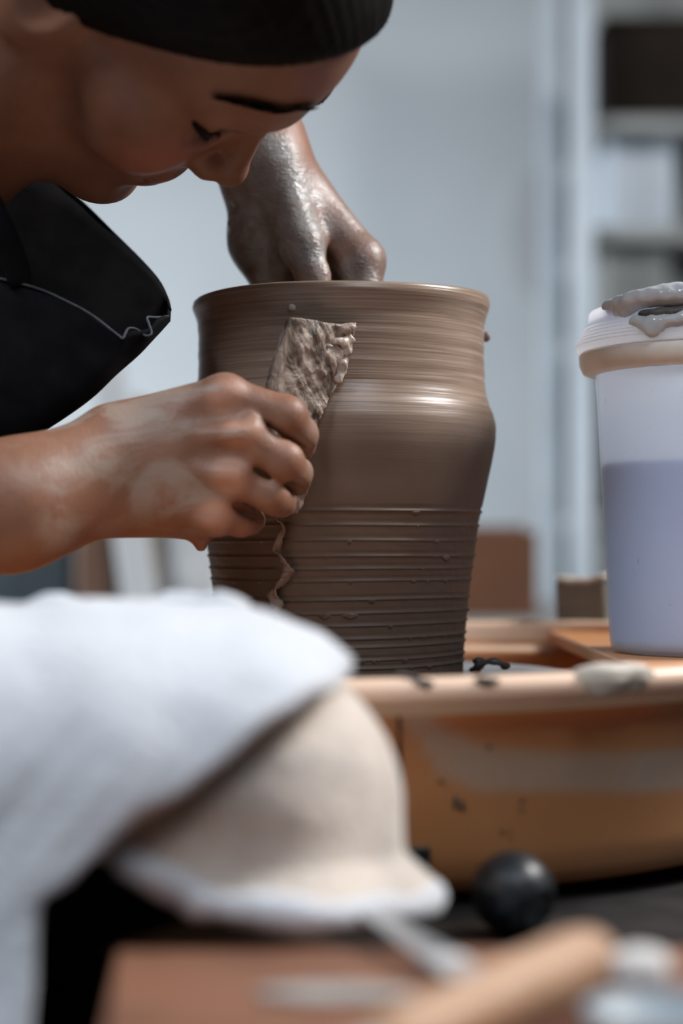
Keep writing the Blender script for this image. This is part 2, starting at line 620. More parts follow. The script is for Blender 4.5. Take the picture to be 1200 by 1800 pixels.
# ------------------------------------------------------------------ potter's wheel: dark table, pan, wheel head
Z = CH
wt = empty('wheel_table', (0.15, 0.0, 0.0))
tag(wt, 'dark painted metal wheel table under the tan splash pan', 'table')
box('table_top', (0.165, 0.03, Z - 0.1655), (0.51, 0.70, 0.03), M['dark_metal'], wt, bevel=0.004)
box('motor_housing', (0.165, 0.05, Z - 0.29), (0.40, 0.52, 0.22), M['dark_metal'], wt, bevel=0.01)
for sx in (-0.05, 0.38):
    for sy in (-0.27, 0.33):
        box('leg', (sx, sy, (Z - 0.178) / 2), (0.04, 0.04, Z - 0.178), M['dark_metal'], wt, bevel=0.004)

TILT = 0.02
prof = [(0.0, -0.148), (0.10, -0.148), (0.165, -0.148), (0.21, -0.148), (0.228, -0.1475), (0.238, -0.1445), (0.2445, -0.138), (0.2475, -0.128)]
for k in range(1, 25):
    t = k / 24
    prof.append((0.2475 + 0.0145 * t, -0.128 + 0.061 * t))
prof += [(0.2635, -0.0655), (0.268, -0.0652), (0.2735, -0.0645), (0.2765, -0.0620), (0.2778, -0.0585), (0.2768, -0.0550), (0.2742, -0.0532),
         (0.2705, -0.0528), (0.2670, -0.0540), (0.2655, -0.0570), (0.2645, -0.0640), (0.2625, -0.0690), (0.236, -0.0700), (0.2335, -0.0720), (0.232, -0.078),
         (0.227, -0.118), (0.222, -0.131), (0.205, -0.1365), (0.10, -0.137), (0.0, -0.137)]
V, F = lathe(prof, 320)
th = np.arctan2(V[:, 0], -V[:, 1])
rr = np.hypot(V[:, 0], V[:, 1])
outer = (np.arange(len(V)) // 320) < 33
zc = np.interp(th, [0.05, 0.115, 0.158, 0.226, 0.34, 0.53, 0.75], [-0.055, -0.0676, -0.0834, -0.0925, -0.0950, -0.0985, -0.100])
wv = np.interp(th, [0.05, 0.16, 0.34, 0.7], [0.010, 0.012, 0.0095, 0.011])
smear = (1 - smooth01(0.55, 1.15, np.abs(V[:, 2] - zc) / wv)) * outer * smooth01(0.06, 0.11, th) * (th < 1.5)
# fine enough rows so that the smear keeps its shape
pale = np.where(((V[:, 2] > -0.0632) & (rr > 0.262)) | ((V[:, 2] > -0.0705) & (rr > 0.2345) & ~outer), 1.0, 0.0)  # where the painted light on rim and ledge goes
V[:, 2] += TILT * V[:, 0] + Z
pan = empty('splash_pan', (0, 0, Z - 0.148))
tag(pan, 'round tan plastic splash pan around the pot, smeared with slip', 'pan')
o = mesh_obj('pan_body', V, F, M['pan'], pan, attrs={'smear': smear, 'pale': pale})
# dark seam line and slot on the front wall
def pan_pt(theta, z, off=0.0):
    r = np.interp(z, [-0.148, -0.1445, -0.138, -0.128, -0.067, -0.0655], [0.21, 0.238, 0.2445, 0.2475, 0.262, 0.2635]) + off
    return np.array([r * math.sin(theta), -r * math.cos(theta), z + TILT * r * math.sin(theta) + Z])
pts = [pan_pt(0.088 + 0.012 * t, -0.0668 - 0.060 * t, 0.0003) for t in np.linspace(0, 1, 18)]
V, F = tube(pts, [0.0009 * (0.6 + 0.4 * math.sin(i * 2.1) ** 2) for i in range(18)], 6)
o = mesh_obj('seam', V, F, M['dark_metal'], pan); o['label'] = 'dark vertical seam'
V, F = box_verts(pan_pt(0.130, -0.1300, -0.001), (0.009, 0.006, 0.012), rz=0.118)
o = mesh_obj('slot', V, F, M['rubber'], pan, smooth=False); o['label'] = 'small black slot'
add_mod(o, 'BEVEL', width=0.001, segments=2)
# dried drips on the wall
for th_, z_, ln in ((0.185, -0.103, 0.006), (0.197, -0.105, 0.005), (0.30, -0.1060, 0.0016), (0.268, -0.1185, 0.0014), (0.235, -0.0822, 0.002), (0.16, -0.096, 0.0015), (0.30, -0.110, 0.001)):
    pts = [pan_pt(th_ + 0.001 * t, z_ - ln * t, 0.0) for t in np.linspace(0, 1, 6)]
    V, F = tube(pts, [0.0006, 0.001, 0.0012, 0.0012, 0.001, 0.0005], 6, flat=0.8)
    o = mesh_obj('dried_drip', V, F, M['clay_dark'], pan)
# pale slip patch across the rim
g = SDF((0.05, -0.285, Z - 0.075), (0.16, -0.19, Z - 0.035), 0.0011)
def rim_pt(theta, r=0.2725, dz=0.0):
    return np.array([r * math.sin(theta), -r * math.cos(theta), Z - 0.0533 + TILT * r * math.sin(theta) + dz])
for t, r, a in ((0.370, 0.2735, 0.0055), (0.385, 0.2745, 0.0080), (0.405, 0.2725, 0.0095), (0.425, 0.2740, 0.0085), (0.445, 0.274, 0.0070), (0.458, 0.2755, 0.0045), (0.39, 0.277, 0.0055), (0.43, 0.277, 0.006)):
    g.ell(rim_pt(t, r, -0.0010), (a, a * 0.75, 0.0020), k=0.004)
for t in (0.380, 0.398, 0.440):
    g.ell(rim_pt(t, 0.2780, -0.0042), (0.0045, 0.0014, 0.0045), k=0.006)
V, F = g.mesh()
o = mesh_obj('slip_patch', V, F, M['clay_pale'], pan); o['label'] = 'pale cream slip patch dried on the rim'
# grey crumbs and a dark thread of clay on the near rim
pts = catmull([rim_pt(0.083, 0.267, 0.002), rim_pt(0.090, 0.271, 0.0015), rim_pt(0.105, 0.2745, 0.0005), rim_pt(0.118, 0.2765, -0.002), rim_pt(0.122, 0.277, -0.004)], 22)
V, F = tube(pts, [0.0009 + 0.0006 * math.sin(i * 1.7) ** 2 for i in range(22)], 6)
mesh_obj('clay_thread', V, F, M['clay_dark'], pan)
for t, r, s in ((0.118, 0.2765, 0.0022), (0.205, 0.277, 0.0026), (0.218, 0.277, 0.0018), (0.47, 0.2785, 0.0014)):
    V, F = lathe([(0, -1), (0.8, -0.7), (1.1, 0), (0.7, 0.7), (0, 0.9)], 9)
    V = rim_pt(t, r, -0.0015) + V * s * np.array([1.6, 0.8, 0.8]) * (1 + 0.25 * fbm(V, 3, int(t * 1000)))[:, None]
    mesh_obj('clay_crumb', V, F, M['clay_dark'], pan)

wh = empty('throwing_wheel', (0, 0, Z - 0.137))
tag(wh, 'grey metal wheel head disc under the clay pot', 'wheel')
V, F = lathe([(0, -0.080), (0.128, -0.080), (0.1315, -0.0785), (0.1325, -0.076), (0.1325, -0.0725), (0.1315, -0.0702), (0.129, -0.0695), (0.108, -0.0695), (0.107, -0.0700), (0.104, -0.0700), (0.103, -0.0695), (0.09, -0.0695), (0.0, -0.0695)], 128, (0, 0, Z))
mesh_obj('disc', V, F, M['wheel_metal'], wh)
V, F = lathe([(0, -0.1365), (0.03, -0.1365), (0.03, -0.12), (0.02, -0.11), (0.02, -0.080), (0, -0.080)], 40, (0, 0, Z))
mesh_obj('shaft', V, F, M['wheel_metal'], wh)

# ------------------------------------------------------------------ the pot
sil = [(535, 259.5), (541, 261), (550, 258.5), (560, 254.5), (572, 251.5), (585, 250.5), (600, 250), (640, 250), (672, 251), (690, 252.5), (702, 254.5), (715, 259), (724, 263), (731, 265.5),
       (742, 268.5), (755, 270), (772, 269.5), (789, 267.5), (818, 262), (845, 256), (867, 251.5), (890, 246.5), (915, 241), (963, 234.7), (1012, 228), (1060, 222.6), (1108, 217.8), (1157, 214), (1181, 213)]
sy = np.array([s[0] for s in sil], float)
sr = np.array([s[1] for s in sil], float)
rz_z = (960 - sy) / FPX
rz_r = sr / FPX / 1.0033
def pot_r(z):
    return np.interp(z, rz_z[::-1], rz_r[::-1])
ridge_py = [896.6, 922, 949, 977, 999.5, 1021, 1054, 1078, 1100, 1123, 1138, 1161, 1176]
ridge_z = [(960 - y) * 0.926 / FPX for y in ridge_py]
zs = list(np.linspace(-0.0693, rz_z[0], 190))
prof = [(pot_r(z), z) for z in zs if all(not (-0.0013 < z - q < 0.0022) for q in ridge_z)]
for i, q in enumerate(ridge_z):
    r0 = float(pot_r(q))
    a = 0.00075 if i % 3 else 0.00095
    prof += [(r0 - 0.0001, q + 0.0020), (r0 + 0.00015, q + 0.0009), (r0 + a * 0.8, q + 0.00035), (r0 + a, q), (r0 + a * 0.55, q - 0.00035), (r0 - 0.0001, q - 0.0007), (r0 - 0.0001, q - 0.0012)]
prof.sort(key=lambda p: p[1])
nz_ = len(prof)
top = rz_z[0]
rt = rz_r[0]
prof += [(rt - 0.0002, top + 0.0010), (rt - 0.0012, top + 0.0019), (rt - 0.0028, top + 0.0022), (rt - 0.0046, top + 0.0018), (rt - 0.0062, top + 0.0002),
         (rt - 0.0078, top - 0.006), (rt - 0.0095, top - 0.02), (rt - 0.0090, top - 0.06), (rt - 0.006, top - 0.08), (rt - 0.016, top - 0.14), (rt - 0.02, top - 0.185), (0.03, top - 0.192), (0.0, top - 0.192)]
prof = [(0.0, -0.0694)] + prof
def pot_jit(r, z, a):
    low = smooth01(0.03, 0.0, z) * (r > 0.058)
    wob = 0.00018 * np.sin(a * 23 + z * 900) + 0.00012 * np.sin(a * 61 + z * 300)
    r2 = r + low * wob * 0.35 + 0.00035 * np.sin(a * 2 + 1.0) + 0.0002 * np.sin(a * 5 + z * 40)
    r2 = r2 + (0.00010 * np.sin(z * 900 + a * 1.0) + 0.00007 * np.sin(z * 2300 + a * 2.0 + 1) + 0.00010 * np.sin(z * 410 - a)) * smooth01(0.055, 0.075, z) * (r > 0.06) * smooth01(0.135, 0.12, z)
    z2 = z + low * (0.0006 * np.sin(a + 0.6) + 0.0003 * np.sin(a * 3 + z * 60)) * smooth01(-0.0690, -0.066, z)
    z2 = z2 + smooth01(0.12, 0.132, z) * (0.0009 * np.cos(a - 0.15) * 1.0 + 0.0004 * np.sin(a * 3 + 2))
    return r2, z2
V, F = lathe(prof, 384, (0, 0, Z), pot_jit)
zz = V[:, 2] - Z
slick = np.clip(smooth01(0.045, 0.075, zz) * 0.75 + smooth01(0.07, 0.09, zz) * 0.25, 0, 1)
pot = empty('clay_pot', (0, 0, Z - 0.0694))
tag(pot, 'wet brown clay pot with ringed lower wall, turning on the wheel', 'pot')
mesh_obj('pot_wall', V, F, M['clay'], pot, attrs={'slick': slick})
# burrs thrown up along the rings
bv, bf = [], []
for i, q in enumerate(ridge_z):
    for _ in range(7):
        a = -math.pi / 2 + RNG.uniform(-1.3, 1.45)
        s = RNG.uniform(0.0004, 0.0009) * (1.8 if RNG.random() < 0.15 else 1)
        r0 = float(pot_r(q)) + 0.0006
        z0 = q + 0.0006 * math.sin(a + 0.6) + 0.0003 * math.sin(a * 3 + q * 60)
        c = np.array([r0 * math.cos(a), r0 * math.sin(a), z0 + Z - s * 0.4])
        tng = np.array([-math.sin(a), math.cos(a), 0])
        nrm = np.array([math.cos(a), math.sin(a), 0])
        base_i = len(bv)
        ln = RNG.uniform(1.0, 3.2)
        for (x, y, w) in ((-ln, 0, 0), (ln, 0, 0), (0, 0.9, 0.3), (0, -0.9, 0), (0.2, 0, 1.0), (0, 0, -1.1)):
            bv.append(c + s * (x * tng + y * nrm + w * np.array([0, 0, 1])))
        for f_ in ((0, 4, 2), (2, 4, 1), (1, 4, 3), (3, 4, 0), (2, 5, 0), (1, 5, 2), (3, 5, 1), (0, 5, 3)):
            bf.append(tuple(base_i + k for k in f_))
o = mesh_obj('clay_burrs', bv, bf, M['clay_plain'], pot, smooth=False); o['kind'] = 'stuff'
# lump on the right below the lip and a pale slip smear by the scraper
def lump(name, c, r, mat, parent, seed, h=0.0008, n=5):
    c = np.array(c, float); r = np.array(r, float)
    g = SDF(c - r * 1.9 - 0.003, c + r * 1.9 + 0.003, h)
    rg = np.random.default_rng(seed)
    g.ell(c, r, k=0.002)
    for _ in range(n):
        d = rg.normal(size=3); d /= np.linalg.norm(d)
        g.ell(c + d * r * 0.75, r * rg.uniform(0.3, 0.55, 3), k=0.002)
    V, F = g.mesh()
    return mesh_obj(name, V, F, mat, parent)
lump('clay_lump', P(855, 592, 0.998), (0.0014, 0.0016, 0.0024), M['clay_plain'], pot, 3)
c = P(516, 540, 0.927); 
lump('slip_smear', c, (0.0022, 0.0012, 0.0018), M['clay_pale'], pot, 5)

# crumbs of trimmed clay at the foot of the pot
def curl_crumb(name, c, s, seed, mat, label):
    rg = np.random.default_rng(seed)
    t = np.linspace(0, 1, 26)
    ang = t * 6.5 + rg.uniform(0, 6)
    path = np.stack([c[0] + s * (1.6 * (t - 0.5) + 0.45 * np.cos(ang)), c[1] + s * 0.5 * np.sin(ang), c[2] + s * (0.32 + 0.28 * np.sin(ang * 1.3))], 1)
    V, F = tube(path, s * (0.24 + 0.14 * np.sin(t * 17) ** 2), 7, flat=0.6)
    o = mesh_obj(name, V, F, mat)
    return tag(o, label, 'clay')
curl_crumb('clay_trimming', (0.0765, -0.006, Z - 0.0680), 0.0100, 4, M['clay_dark'], 'dark curled clay trimming at the foot of the pot')

# hanging curl of clay below the scraper
path = []
for (x, y) in ((487, 893), (492, 915), (497, 930), (489, 950), (486, 968), (496, 985), (507, 1003), (499, 1020), (482, 1035), (478, 1050), (489, 1068), (481, 1080), (492, 1088), (497, 1096)):
    X = (x - 600) * 0.923 / FPX
    zq = (960 - y) * 0.923 / FPX
    r0 = float(pot_r(zq)) + 0.0048
    path.append((X, -math.sqrt(r0 * r0 - X * X), Z + zq))
path = catmull(path, 120)
tt = np.linspace(0, 1, 120)
V = []
for i in range(120):
    w = 0.0015 + 0.0014 * abs(math.sin(tt[i] * 15)) + (0.0008 if 0.35 < tt[i] < 0.7 else 0)
    tw = tt[i] * 13
    for k in (-1, -0.33, 0.33, 1):
        V.append(path[i] + k * w * np.array([math.cos(tw), 0.55 * math.sin(tw), 0.35 * math.sin(tt[i] * 40)]) + np.array([0, 0, 0.0004 * math.sin(i * 1.9 + k * 2)]))
M['shaving'] = simple('clay_shaving', (0.22, 0.155, 0.115), (0.33, 0.245, 0.19), 200, 0.6, 0.5)
o = mesh_obj('clay_shaving', V, grid_faces(120, 4), M['shaving'])
add_mod(o, 'SOLIDIFY', thickness=0.0008, offset=0)
tag(o, 'thin curled brown clay shaving hanging down below the scraper', 'clay')

# ------------------------------------------------------------------ bucket on its board
BX, BY = 0.2015, -0.03
bz = Z - 0.0562
a0 = math.acos(0.137 / 0.2610)
outl = [(0.2610 * math.cos(t), 0.2610 * math.sin(t), Z - 0.0688 + TILT * 0.2610 * math.cos(t)) for t in np.linspace(-a0, a0, 40)]
outl = [(x, y, Z - 0.0640) for x, y, z in outl]
o = prism('bucket_tray', outl, (0, 0, 1), 0.0078, M['pan'], bevel=0.001)
tag(o, 'tan plastic tray inside the pan under the white bucket', 'tray')

bk = empty('slip_bucket', (BX, BY, bz))
tag(bk, 'white translucent plastic bucket half full of blue-grey slip', 'bucket')
V, F = lathe([(0, 0), (0.052, 0.0), (0.0565, 0.0008), (0.0585, 0.003), (0.0592, 0.007), (0.0608, 0.04), (0.0632, 0.085), (0.0655, 0.13), (0.0668, 0.150),
              (0.0656, 0.150), (0.0643, 0.13), (0.0620, 0.085), (0.0596, 0.04), (0.0580, 0.008), (0.056, 0.003), (0.05, 0.002), (0, 0.002)], 128, (BX, BY, bz))
mesh_obj('tub', V, F, M['tub'], bk)
V, F = lathe([(0, 0.0024), (0.050, 0.0024), (0.0555, 0.0034), (0.0575, 0.008), (0.0592, 0.04), (0.0612, 0.078), (0.0622, 0.0995), (0.0618, 0.1003), (0, 0.1003)], 128, (BX, BY, bz))
o = mesh_obj('slip', V, F, M['slip_liquid'], bk); o['label'] = 'blue-grey slip inside'
V, F = lathe([(0.0664, 0.1465), (0.0690, 0.1462), (0.0735, 0.1480), (0.0752, 0.1520), (0.0755, 0.1570), (0.0745, 0.1585), (0.0664, 0.1585)], 128, (BX, BY, bz))
o = mesh_obj('collar', V, F, M['collar'], bk); o['label'] = 'beige stained collar under the lid'
lp = [(0.066, 0.1588), (0.0765, 0.1588), (0.0770, 0.1600)]
for k in range(6):
    z0 = 0.1606 + k * 0.0019
    r0 = 0.0768 - 0.00075 * k
    lp += [(r0, z0), (r0 + 0.00035, z0 + 0.0005), (r0 + 0.0003, z0 + 0.0012), (r0 - 0.0004, z0 + 0.0016)]
lp += [(0.0712, 0.1735), (0.0704, 0.1748), (0.0702, 0.1790), (0.0694, 0.1802), (0.0676, 0.1802), (0.0668, 0.1790), (0.0664, 0.1745), (0.063, 0.1735), (0, 0.1735)]
V, F = lathe(lp, 160, (BX, BY, bz))
lid = mesh_obj('lid', V, F, M['lid'], bk)
g = SDF((BX - 0.075, BY - 0.085, bz + 0.148), (BX + 0.08, BY + 0.03, bz + 0.196), 0.0012)
def lid_pt(px, dz, off=0.0, r=None):
    rr_ = np.interp(dz, [0.1588, 0.172, 0.1735, 0.18], [0.0772, 0.0730, 0.0705, 0.0700]) if r is None else r
    X = (px - 600) * 0.915 / FPX - BX
    X = max(-rr_ * 0.98, X)
    a = -math.acos(np.clip(X / rr_, -1, 1))
    return np.array([BX + (rr_ + off) * math.cos(a), BY + (rr_ + off) * math.sin(a), bz + dz])
for px_, dz, s in ((1085, 0.1785, 0.003), (1105, 0.180, 0.0045), (1125, 0.180, 0.0055), (1150, 0.1805, 0.006), (1175, 0.181, 0.0062), (1200, 0.181, 0.006), (1230, 0.181, 0.006), (1270, 0.181, 0.006), (1310, 0.1805, 0.005),
                   (1112, 0.1745, 0.0035), (1125, 0.169, 0.0035), (1140, 0.1665, 0.004), (1158, 0.1675, 0.004), (1180, 0.1675, 0.0035), (1205, 0.169, 0.004), (1230, 0.168, 0.004), (1147, 0.1625, 0.003), (1098, 0.1755, 0.0025)):
    g.ell(lid_pt(px_, dz), (s * 1.5, s * 0.95, s * 0.85), k=0.005)
for px_, s in ((1110, 0.006), (1150, 0.007), (1200, 0.007), (1260, 0.007)):
    g.ell(lid_pt(px_, 0.1805, r=0.064), (s * 1.6, s, s * 0.55), k=0.004)
V, F = g.mesh()
V = V + (fbm(V, 420, 8) * 0.0006)[:, None] * np.array([0.6, -0.6, 0.8])
o = mesh_obj('clay_smear', V, F, M['clay_grey'], lid); o['label'] = 'wet grey clay smeared over the lid edge'
g = SDF(lid_pt(1185, 0.172) - 0.03, lid_pt(1185, 0.172) + 0.03, 0.0012)
for px_ in (1140, 1155, 1170, 1185, 1200, 1215):
    g.ell(lid_pt(px_, 0.1722 + 0.0004 * math.sin(px_)), (0.0055, 0.0030, 0.0021), k=0.003)
V, F = g.mesh()
o = mesh_obj('clay_streak', V, F, M['clay_dark'], lid); o['label'] = 'dark brown clay streak on the lid'

# block on the far rim
cb = P(1024, 1067, 1.238)
g = SDF(cb - 0.035, cb + 0.035, 0.0013)
bw, bd, bh = 0.0168, 0.011, 0.0185
V, F = [], []
nb_ = 9
o = box('clay_block', (cb[0], cb[1], cb[2]), (2 * bw, 2 * bd, 2 * bh), M['clay_block'], rz=-0.25, ry=-0.05, bevel=0.002)
tag(o, 'squarish grey-brown block standing on the far rim of the pan', 'block')
V, F = [], []
for i in range(9):
    for j in range(5):
        x, y = (i / 4 - 1) * bw * 1.02, (j / 2 - 1) * bd * 1.02
        V.append((cb[0] + x * math.cos(-0.25) - y * math.sin(-0.25), cb[1] + x * math.sin(-0.25) + y * math.cos(-0.25), cb[2] + bh - 0.0002 + 0.05 * x + 0.0022 * (x / bw) ** 2 + 0.0006 * math.sin(i * 2.2 + j)))
t_ = mesh_obj('lit_top', V, grid_faces(9, 5), M['clay_pale'], o)  # overhead light on the block's top, put in as a pale sheet
add_mod(t_, 'SOLIDIFY', thickness=0.003, offset=0)
t_['label'] = 'pale top layer standing for light from above'

# ------------------------------------------------------------------ scraper
def scr_pt(px, py):
    # board plane: left edge nearer the camera, right edge against the pot
    d = 0.8945 + 0.0215 * (px - 473 - 0.20 * (674 - py) * 0.9) / 115.0
    return P(px, py, min(max(d, 0.889), 0.9175))
ol = [(510, 559), (540, 562), (572, 567), (600, 571), (629, 568), (622, 598), (612, 640), (598, 660), (590, 680), (574, 706), (558, 742), (550, 800), (541, 850), (535, 886), (524, 903), (505, 900), (496, 880), (482, 800), (470, 720), (474, 672), (488, 628), (500, 590)]
pts = np.array([scr_pt(*p) for p in ol])
cm = pts.mean(0)
u_, s_, vt = np.linalg.svd(pts - cm)
nrm = vt[2] * (1 if vt[2][1] > 0 else -1)
pts = pts - np.outer((pts - cm) @ nrm, nrm)
sc = empty('scraper', pts[14])
tag(sc, 'clay-caked flat wooden scraper held against the pot', 'tool')
# dense face so that the caked clay is real relief
ctr = pts.mean(0)
e1 = vt[0]; e2 = np.cross(nrm, e1)
q2 = np.stack([(pts - ctr) @ e1, (pts - ctr) @ e2], 1)
def inside(p, poly):
    x, y = p[:, 0], p[:, 1]
    r = np.zeros(len(p), bool)
    j = len(poly) - 1
    for i in range(len(poly)):
        xi, yi = poly[i]; xj, yj = poly[j]
        c = ((yi > y) != (yj > y)) & (x < (xj - xi) * (y - yi) / (yj - yi + 1e-12) + xi)
        r ^= c
        j = i
    return r
def polydist(p, poly):
    d = np.full(len(p), 1e9)
    for i in range(len(poly)):
        a, b = poly[i], poly[(i + 1) % len(poly)]
        ab = b - a
        t = np.clip(((p - a) @ ab) / (ab @ ab), 0, 1)
        d = np.minimum(d, np.linalg.norm(p - a - t[:, None] * ab, axis=1))
    return np.where(inside(p, poly), -d, d)
h = 0.0009
lo3 = pts.min(0) - 0.008; hi3 = pts.max(0) + 0.008
g = SDF(lo3, hi3, h)
ax = [(g.lo[i] + h * np.arange(g.n[i])) for i in range(3)]
X, Y, Zg = np.meshgrid(*ax, indexing='ij')
pp = np.stack([X.ravel(), Y.ravel(), Zg.ravel()], 1)
rel = pp - ctr
uu = np.stack([rel @ e1, rel @ e2], 1)
ww = rel @ nrm
upx, upy = pixel(pp)
cake = 0.0010 * (fbm(pp, 260, 21) + 0.6 * fbm(pp, 620, 22)) * smooth01(480, 540, upx)
d2 = polydist(uu, q2) + 0.0004 * fbm(pp, 500, 23)
thk = np.maximum(-(ww + 0.0002 + cake), ww - 0.0042)
f = np.minimum(np.maximum(d2, thk), 0) + np.sqrt(np.maximum(d2, 0) ** 2 + np.maximum(thk, 0) ** 2)
g.f = (f.reshape(X.shape) - 0.0003).astype(np.float32)
V, F = g.mesh()
o = mesh_obj('blade', V, F, M['scraper'], sc)
g = SDF(lo3 - 0.004, hi3 + 0.004, 0.0009)
rg = np.random.default_rng(2)
for (x, y, s) in ((617, 574, .0022), (609, 577, .0024), (601, 579, .002), (612, 597, .003), (600, 603, .0024), (588, 598, .002), (606, 620, .0026), (597, 640, .0032), (596, 655, .0034), (594, 666, .0026), (575, 610, .0018), (560, 590, .0015)):
    c = scr_pt(x, y)
    c = c - nrm * ((c - cm) @ nrm) - nrm * 0.0006
    g.ell(c + rg.normal(size=3) * 0.0004, (s * 1.05, s * 0.36, s * 0.8), k=0.003)
V, F = g.mesh()
V = V + (fbm(V, 800, 12) * 0.0004)[:, None]
o = mesh_obj('clay_crust', V, F, M['scraper_clay'], sc); o['label'] = 'pale wet clay crust on the top corner'

# ------------------------------------------------------------------ the potter: one body surface
HM = np.array([[-0.40261783, 0.49923647, 0.76724301], [-0.73057888, 0.32973889, -0.59793541], [-0.55150102, -0.801271, 0.23197286]])
HT = np.array([-0.10058046, -0.14013832, 0.27074565 + CH])
def H(x, y, z):
    """head coordinates in mm (x her right, y forward, z up) to world"""
    return HM @ (np.array([x, y, z], float) / 1000) + HT
W = lambda x, y, z: np.array([x, y, z + CH])

B = SDF((-0.46, -0.30, CH - 0.05), (0.035, 0.16, CH + 0.47), 0.0016)
# head
B.ell(H(0, -4, 38), (.0725, .093, .084), HM, k=.01)
B.ell(H(0, 38, 48), (.060, .055, .055), HM, k=.02)
B.ell(H(0, 45, -15), (.052, .046, .058), HM, k=.02)
B.ell(H(0, 70, -44), (.027, .0215, .032), HM, k=.018)
B.ell(H(0, 77, -73), (.017, .0170, .0130), HM, k=.010)
B.ell(H(0, 45, -58), (.032, .035, .022), HM, k=.02)
for s in (-1, 1):
    B.cone(H(12 * s, 72, -74), H(50 * s, 8, -50), .0125, .0145, k=.018)
    B.cone(H(50 * s, 8, -50), H(57 * s, 0, 0), .014, .014, k=.02)
    B.ell(H(37 * s, 62, -12), (.022, .022, .021), HM, k=.018)
    B.ell(H(50 * s, 42, 2), (.017, .024, .016), HM, k=.018)
    B.cone(H(6 * s, 86, 37), H(44 * s, 66, 38), .0070, .0075, k=.014)
    B.ell(H(31 * s, 82, 18), (.0165, .0095, .0105), HM, k=.008, mode='cut')
    B.ell(H(31 * s, 68.5, 21), (.0135, .0128, .0122), HM, k=.005)
    B.cone(H(17 * s, 79.5, 21), H(44 * s, 71, 22), .0030, .0026, k=.005)
# nose
B.cone(H(0, 84, 28), H(0, 103, -6), .0072, .0078, k=.008)
B.ell(H(0, 104.5, -9), (.0088, .0088, .0078), HM, k=.006)
for s in (-1, 1):
    B.ell(H(10.5 * s, 95, -12.5), (.0070, .0090, .0068), HM, k=.006)
    B.ell(H(5.5 * s, 97, -20), (.0032, .0046, .0028), HM, k=.003, mode='cut')
# mouth
B.ell(H(0, 88.0, -36), (.019, .0076, .0062), HM, k=.007)
B.ell(H(0, 86.5, -46.5), (.017, .0074, .0062), HM, k=.007)
B.cone(H(-16, 97.0, -58), H(16, 97.0, -58), .0055, .0055, k=.010, mode='cut')
B.cone(H(-21, 86.5, -41.3), H(21, 86.5, -41.3), .0011, .0011, k=.003, mode='cut')
B.cone(H(0, 95.5, -41.2), H(0, 92.5, -41.2), .0022, .0018, k=.003, mode='cut')
# ear
for s in (-1, 1):
    B.ell(H(73 * s, -8, 8), (.007, .017, .030), HM, k=.008)
    B.ell(H(79 * s, -6, 11), (.0045, .009, .017), HM, k=.004, mode='cut')
# neck and trunk
B.cone(H(0, -28, -20), W(-0.245, -0.060, 0.180), .054, .056, k=.03)
B.cone(H(0, 18, -55), W(-0.245, -0.055, 0.185), .024, .036, k=.03)
B.ell(W(-0.290, -0.075, 0.13), (.085, .125, .085), k=.04)
B.cone(W(-0.30, -0.20, 0.17), W(-0.285, 0.055, 0.19), .048, .046, k=.04)
B.cone(W(-0.32, -0.10, 0.10), W(-0.42, -0.09, -0.01), .095, .09, k=.04)
# near (right) arm
B.cone(W(-0.315, -0.225, 0.17), W(-0.345, -0.195, -0.005), .043, .036, k=.02)
B.cone(W(-0.345, -0.195, -0.005), P(20, 885, .852), .037, .0265, k=.016)
B.cone(P(20, 878, .852), P(190, 800, .872), .0250, .0205, k=.016)
B.cone(P(20, 905, .858), P(215, 862, .878), .0240, .0185, k=.016)
# carpus and metacarpals
mc = [((205, 772), (396, 698), .0104), ((212, 805), (424, 766), .0112), ((218, 838), (405, 838), .0108), ((222, 872), (380, 903), .0098)]
dk = (.866, .861, .865, .872)
for (a, b, r), d in zip(mc, dk):
    B.cone(P(*a, .878), P(*b, d), .0160, r, k=.012)
B.cone(P(220, 770, .888), P(385, 712, .884), .0130, .0120, k=.012)
B.cone(P(220, 868, .890), P(352, 903, .890), .0175, .0135, k=.012)
B.cone(P(230, 815, .893), P(400, 800, .890), .0160, .0120, k=.012)
for (a, b, r), d in zip(mc, dk):       # knuckle heads
    B.ell(P(*b, d - .0012), (r * 1.02, r * .95, r * .98), k=.006)
fing = [  # MCP, PIP, DIP, tip with depth and radii
    [(400, 699, .866, .0100), (502, 732, .868, .0094), (528, 764, .8780, .0085), (530, 783, .8865, .0072)],
    [(426, 768, .861, .0102), (498, 811, .865, .0094), (518, 831, .8760, .0085), (521, 845, .8850, .0072)],
    [(406, 839, .865, .0098), (474, 872, .868, .0088), (492, 879, .8785, .0077), (498, 886, .8860, .0066)],
    [(380, 904, .872, .0088), (424, 914, .877, .0073), (438, 916, .886, .0067), (446, 915, .893, .0058)],
]
for fg in fing:
    for a, b in zip(fg[:-1], fg[1:]):
        B.cone(P(a[0], a[1], a[2]), P(b[0], b[1], b[2]), a[3], b[3], k=.0022)
    a, b = fg[1], fg[2]
    B.ell(P(a[0], a[1], a[2] - .0006), (a[3] * 0.99,) * 3, k=.004)
for (a, b) in (((450, 739), (541, 797)), ((436, 820), (532, 864)), ((416, 889), (464, 907))):
    for dd in (-.008, -.004, .0, .004):
        B.cone(P(*a, .8650 + dd * .5), P(*b, .8755 + dd), .0014, .0022, k=.0028, mode='cut')
# thumb behind the scraper
B.cone(P(235, 778, .893), P(365, 752, .905), .0155, .0115, k=.012)
B.cone(P(365, 752, .905), P(440, 770, .9095), .0105, .0092, k=.005)
B.cone(P(440, 770, .9095), P(490, 800, .9085), .0090, .0072, k=.004)
B.cone(P(351, 940, .886), P(353, 959, .886), .0050, .0032, k=.004)
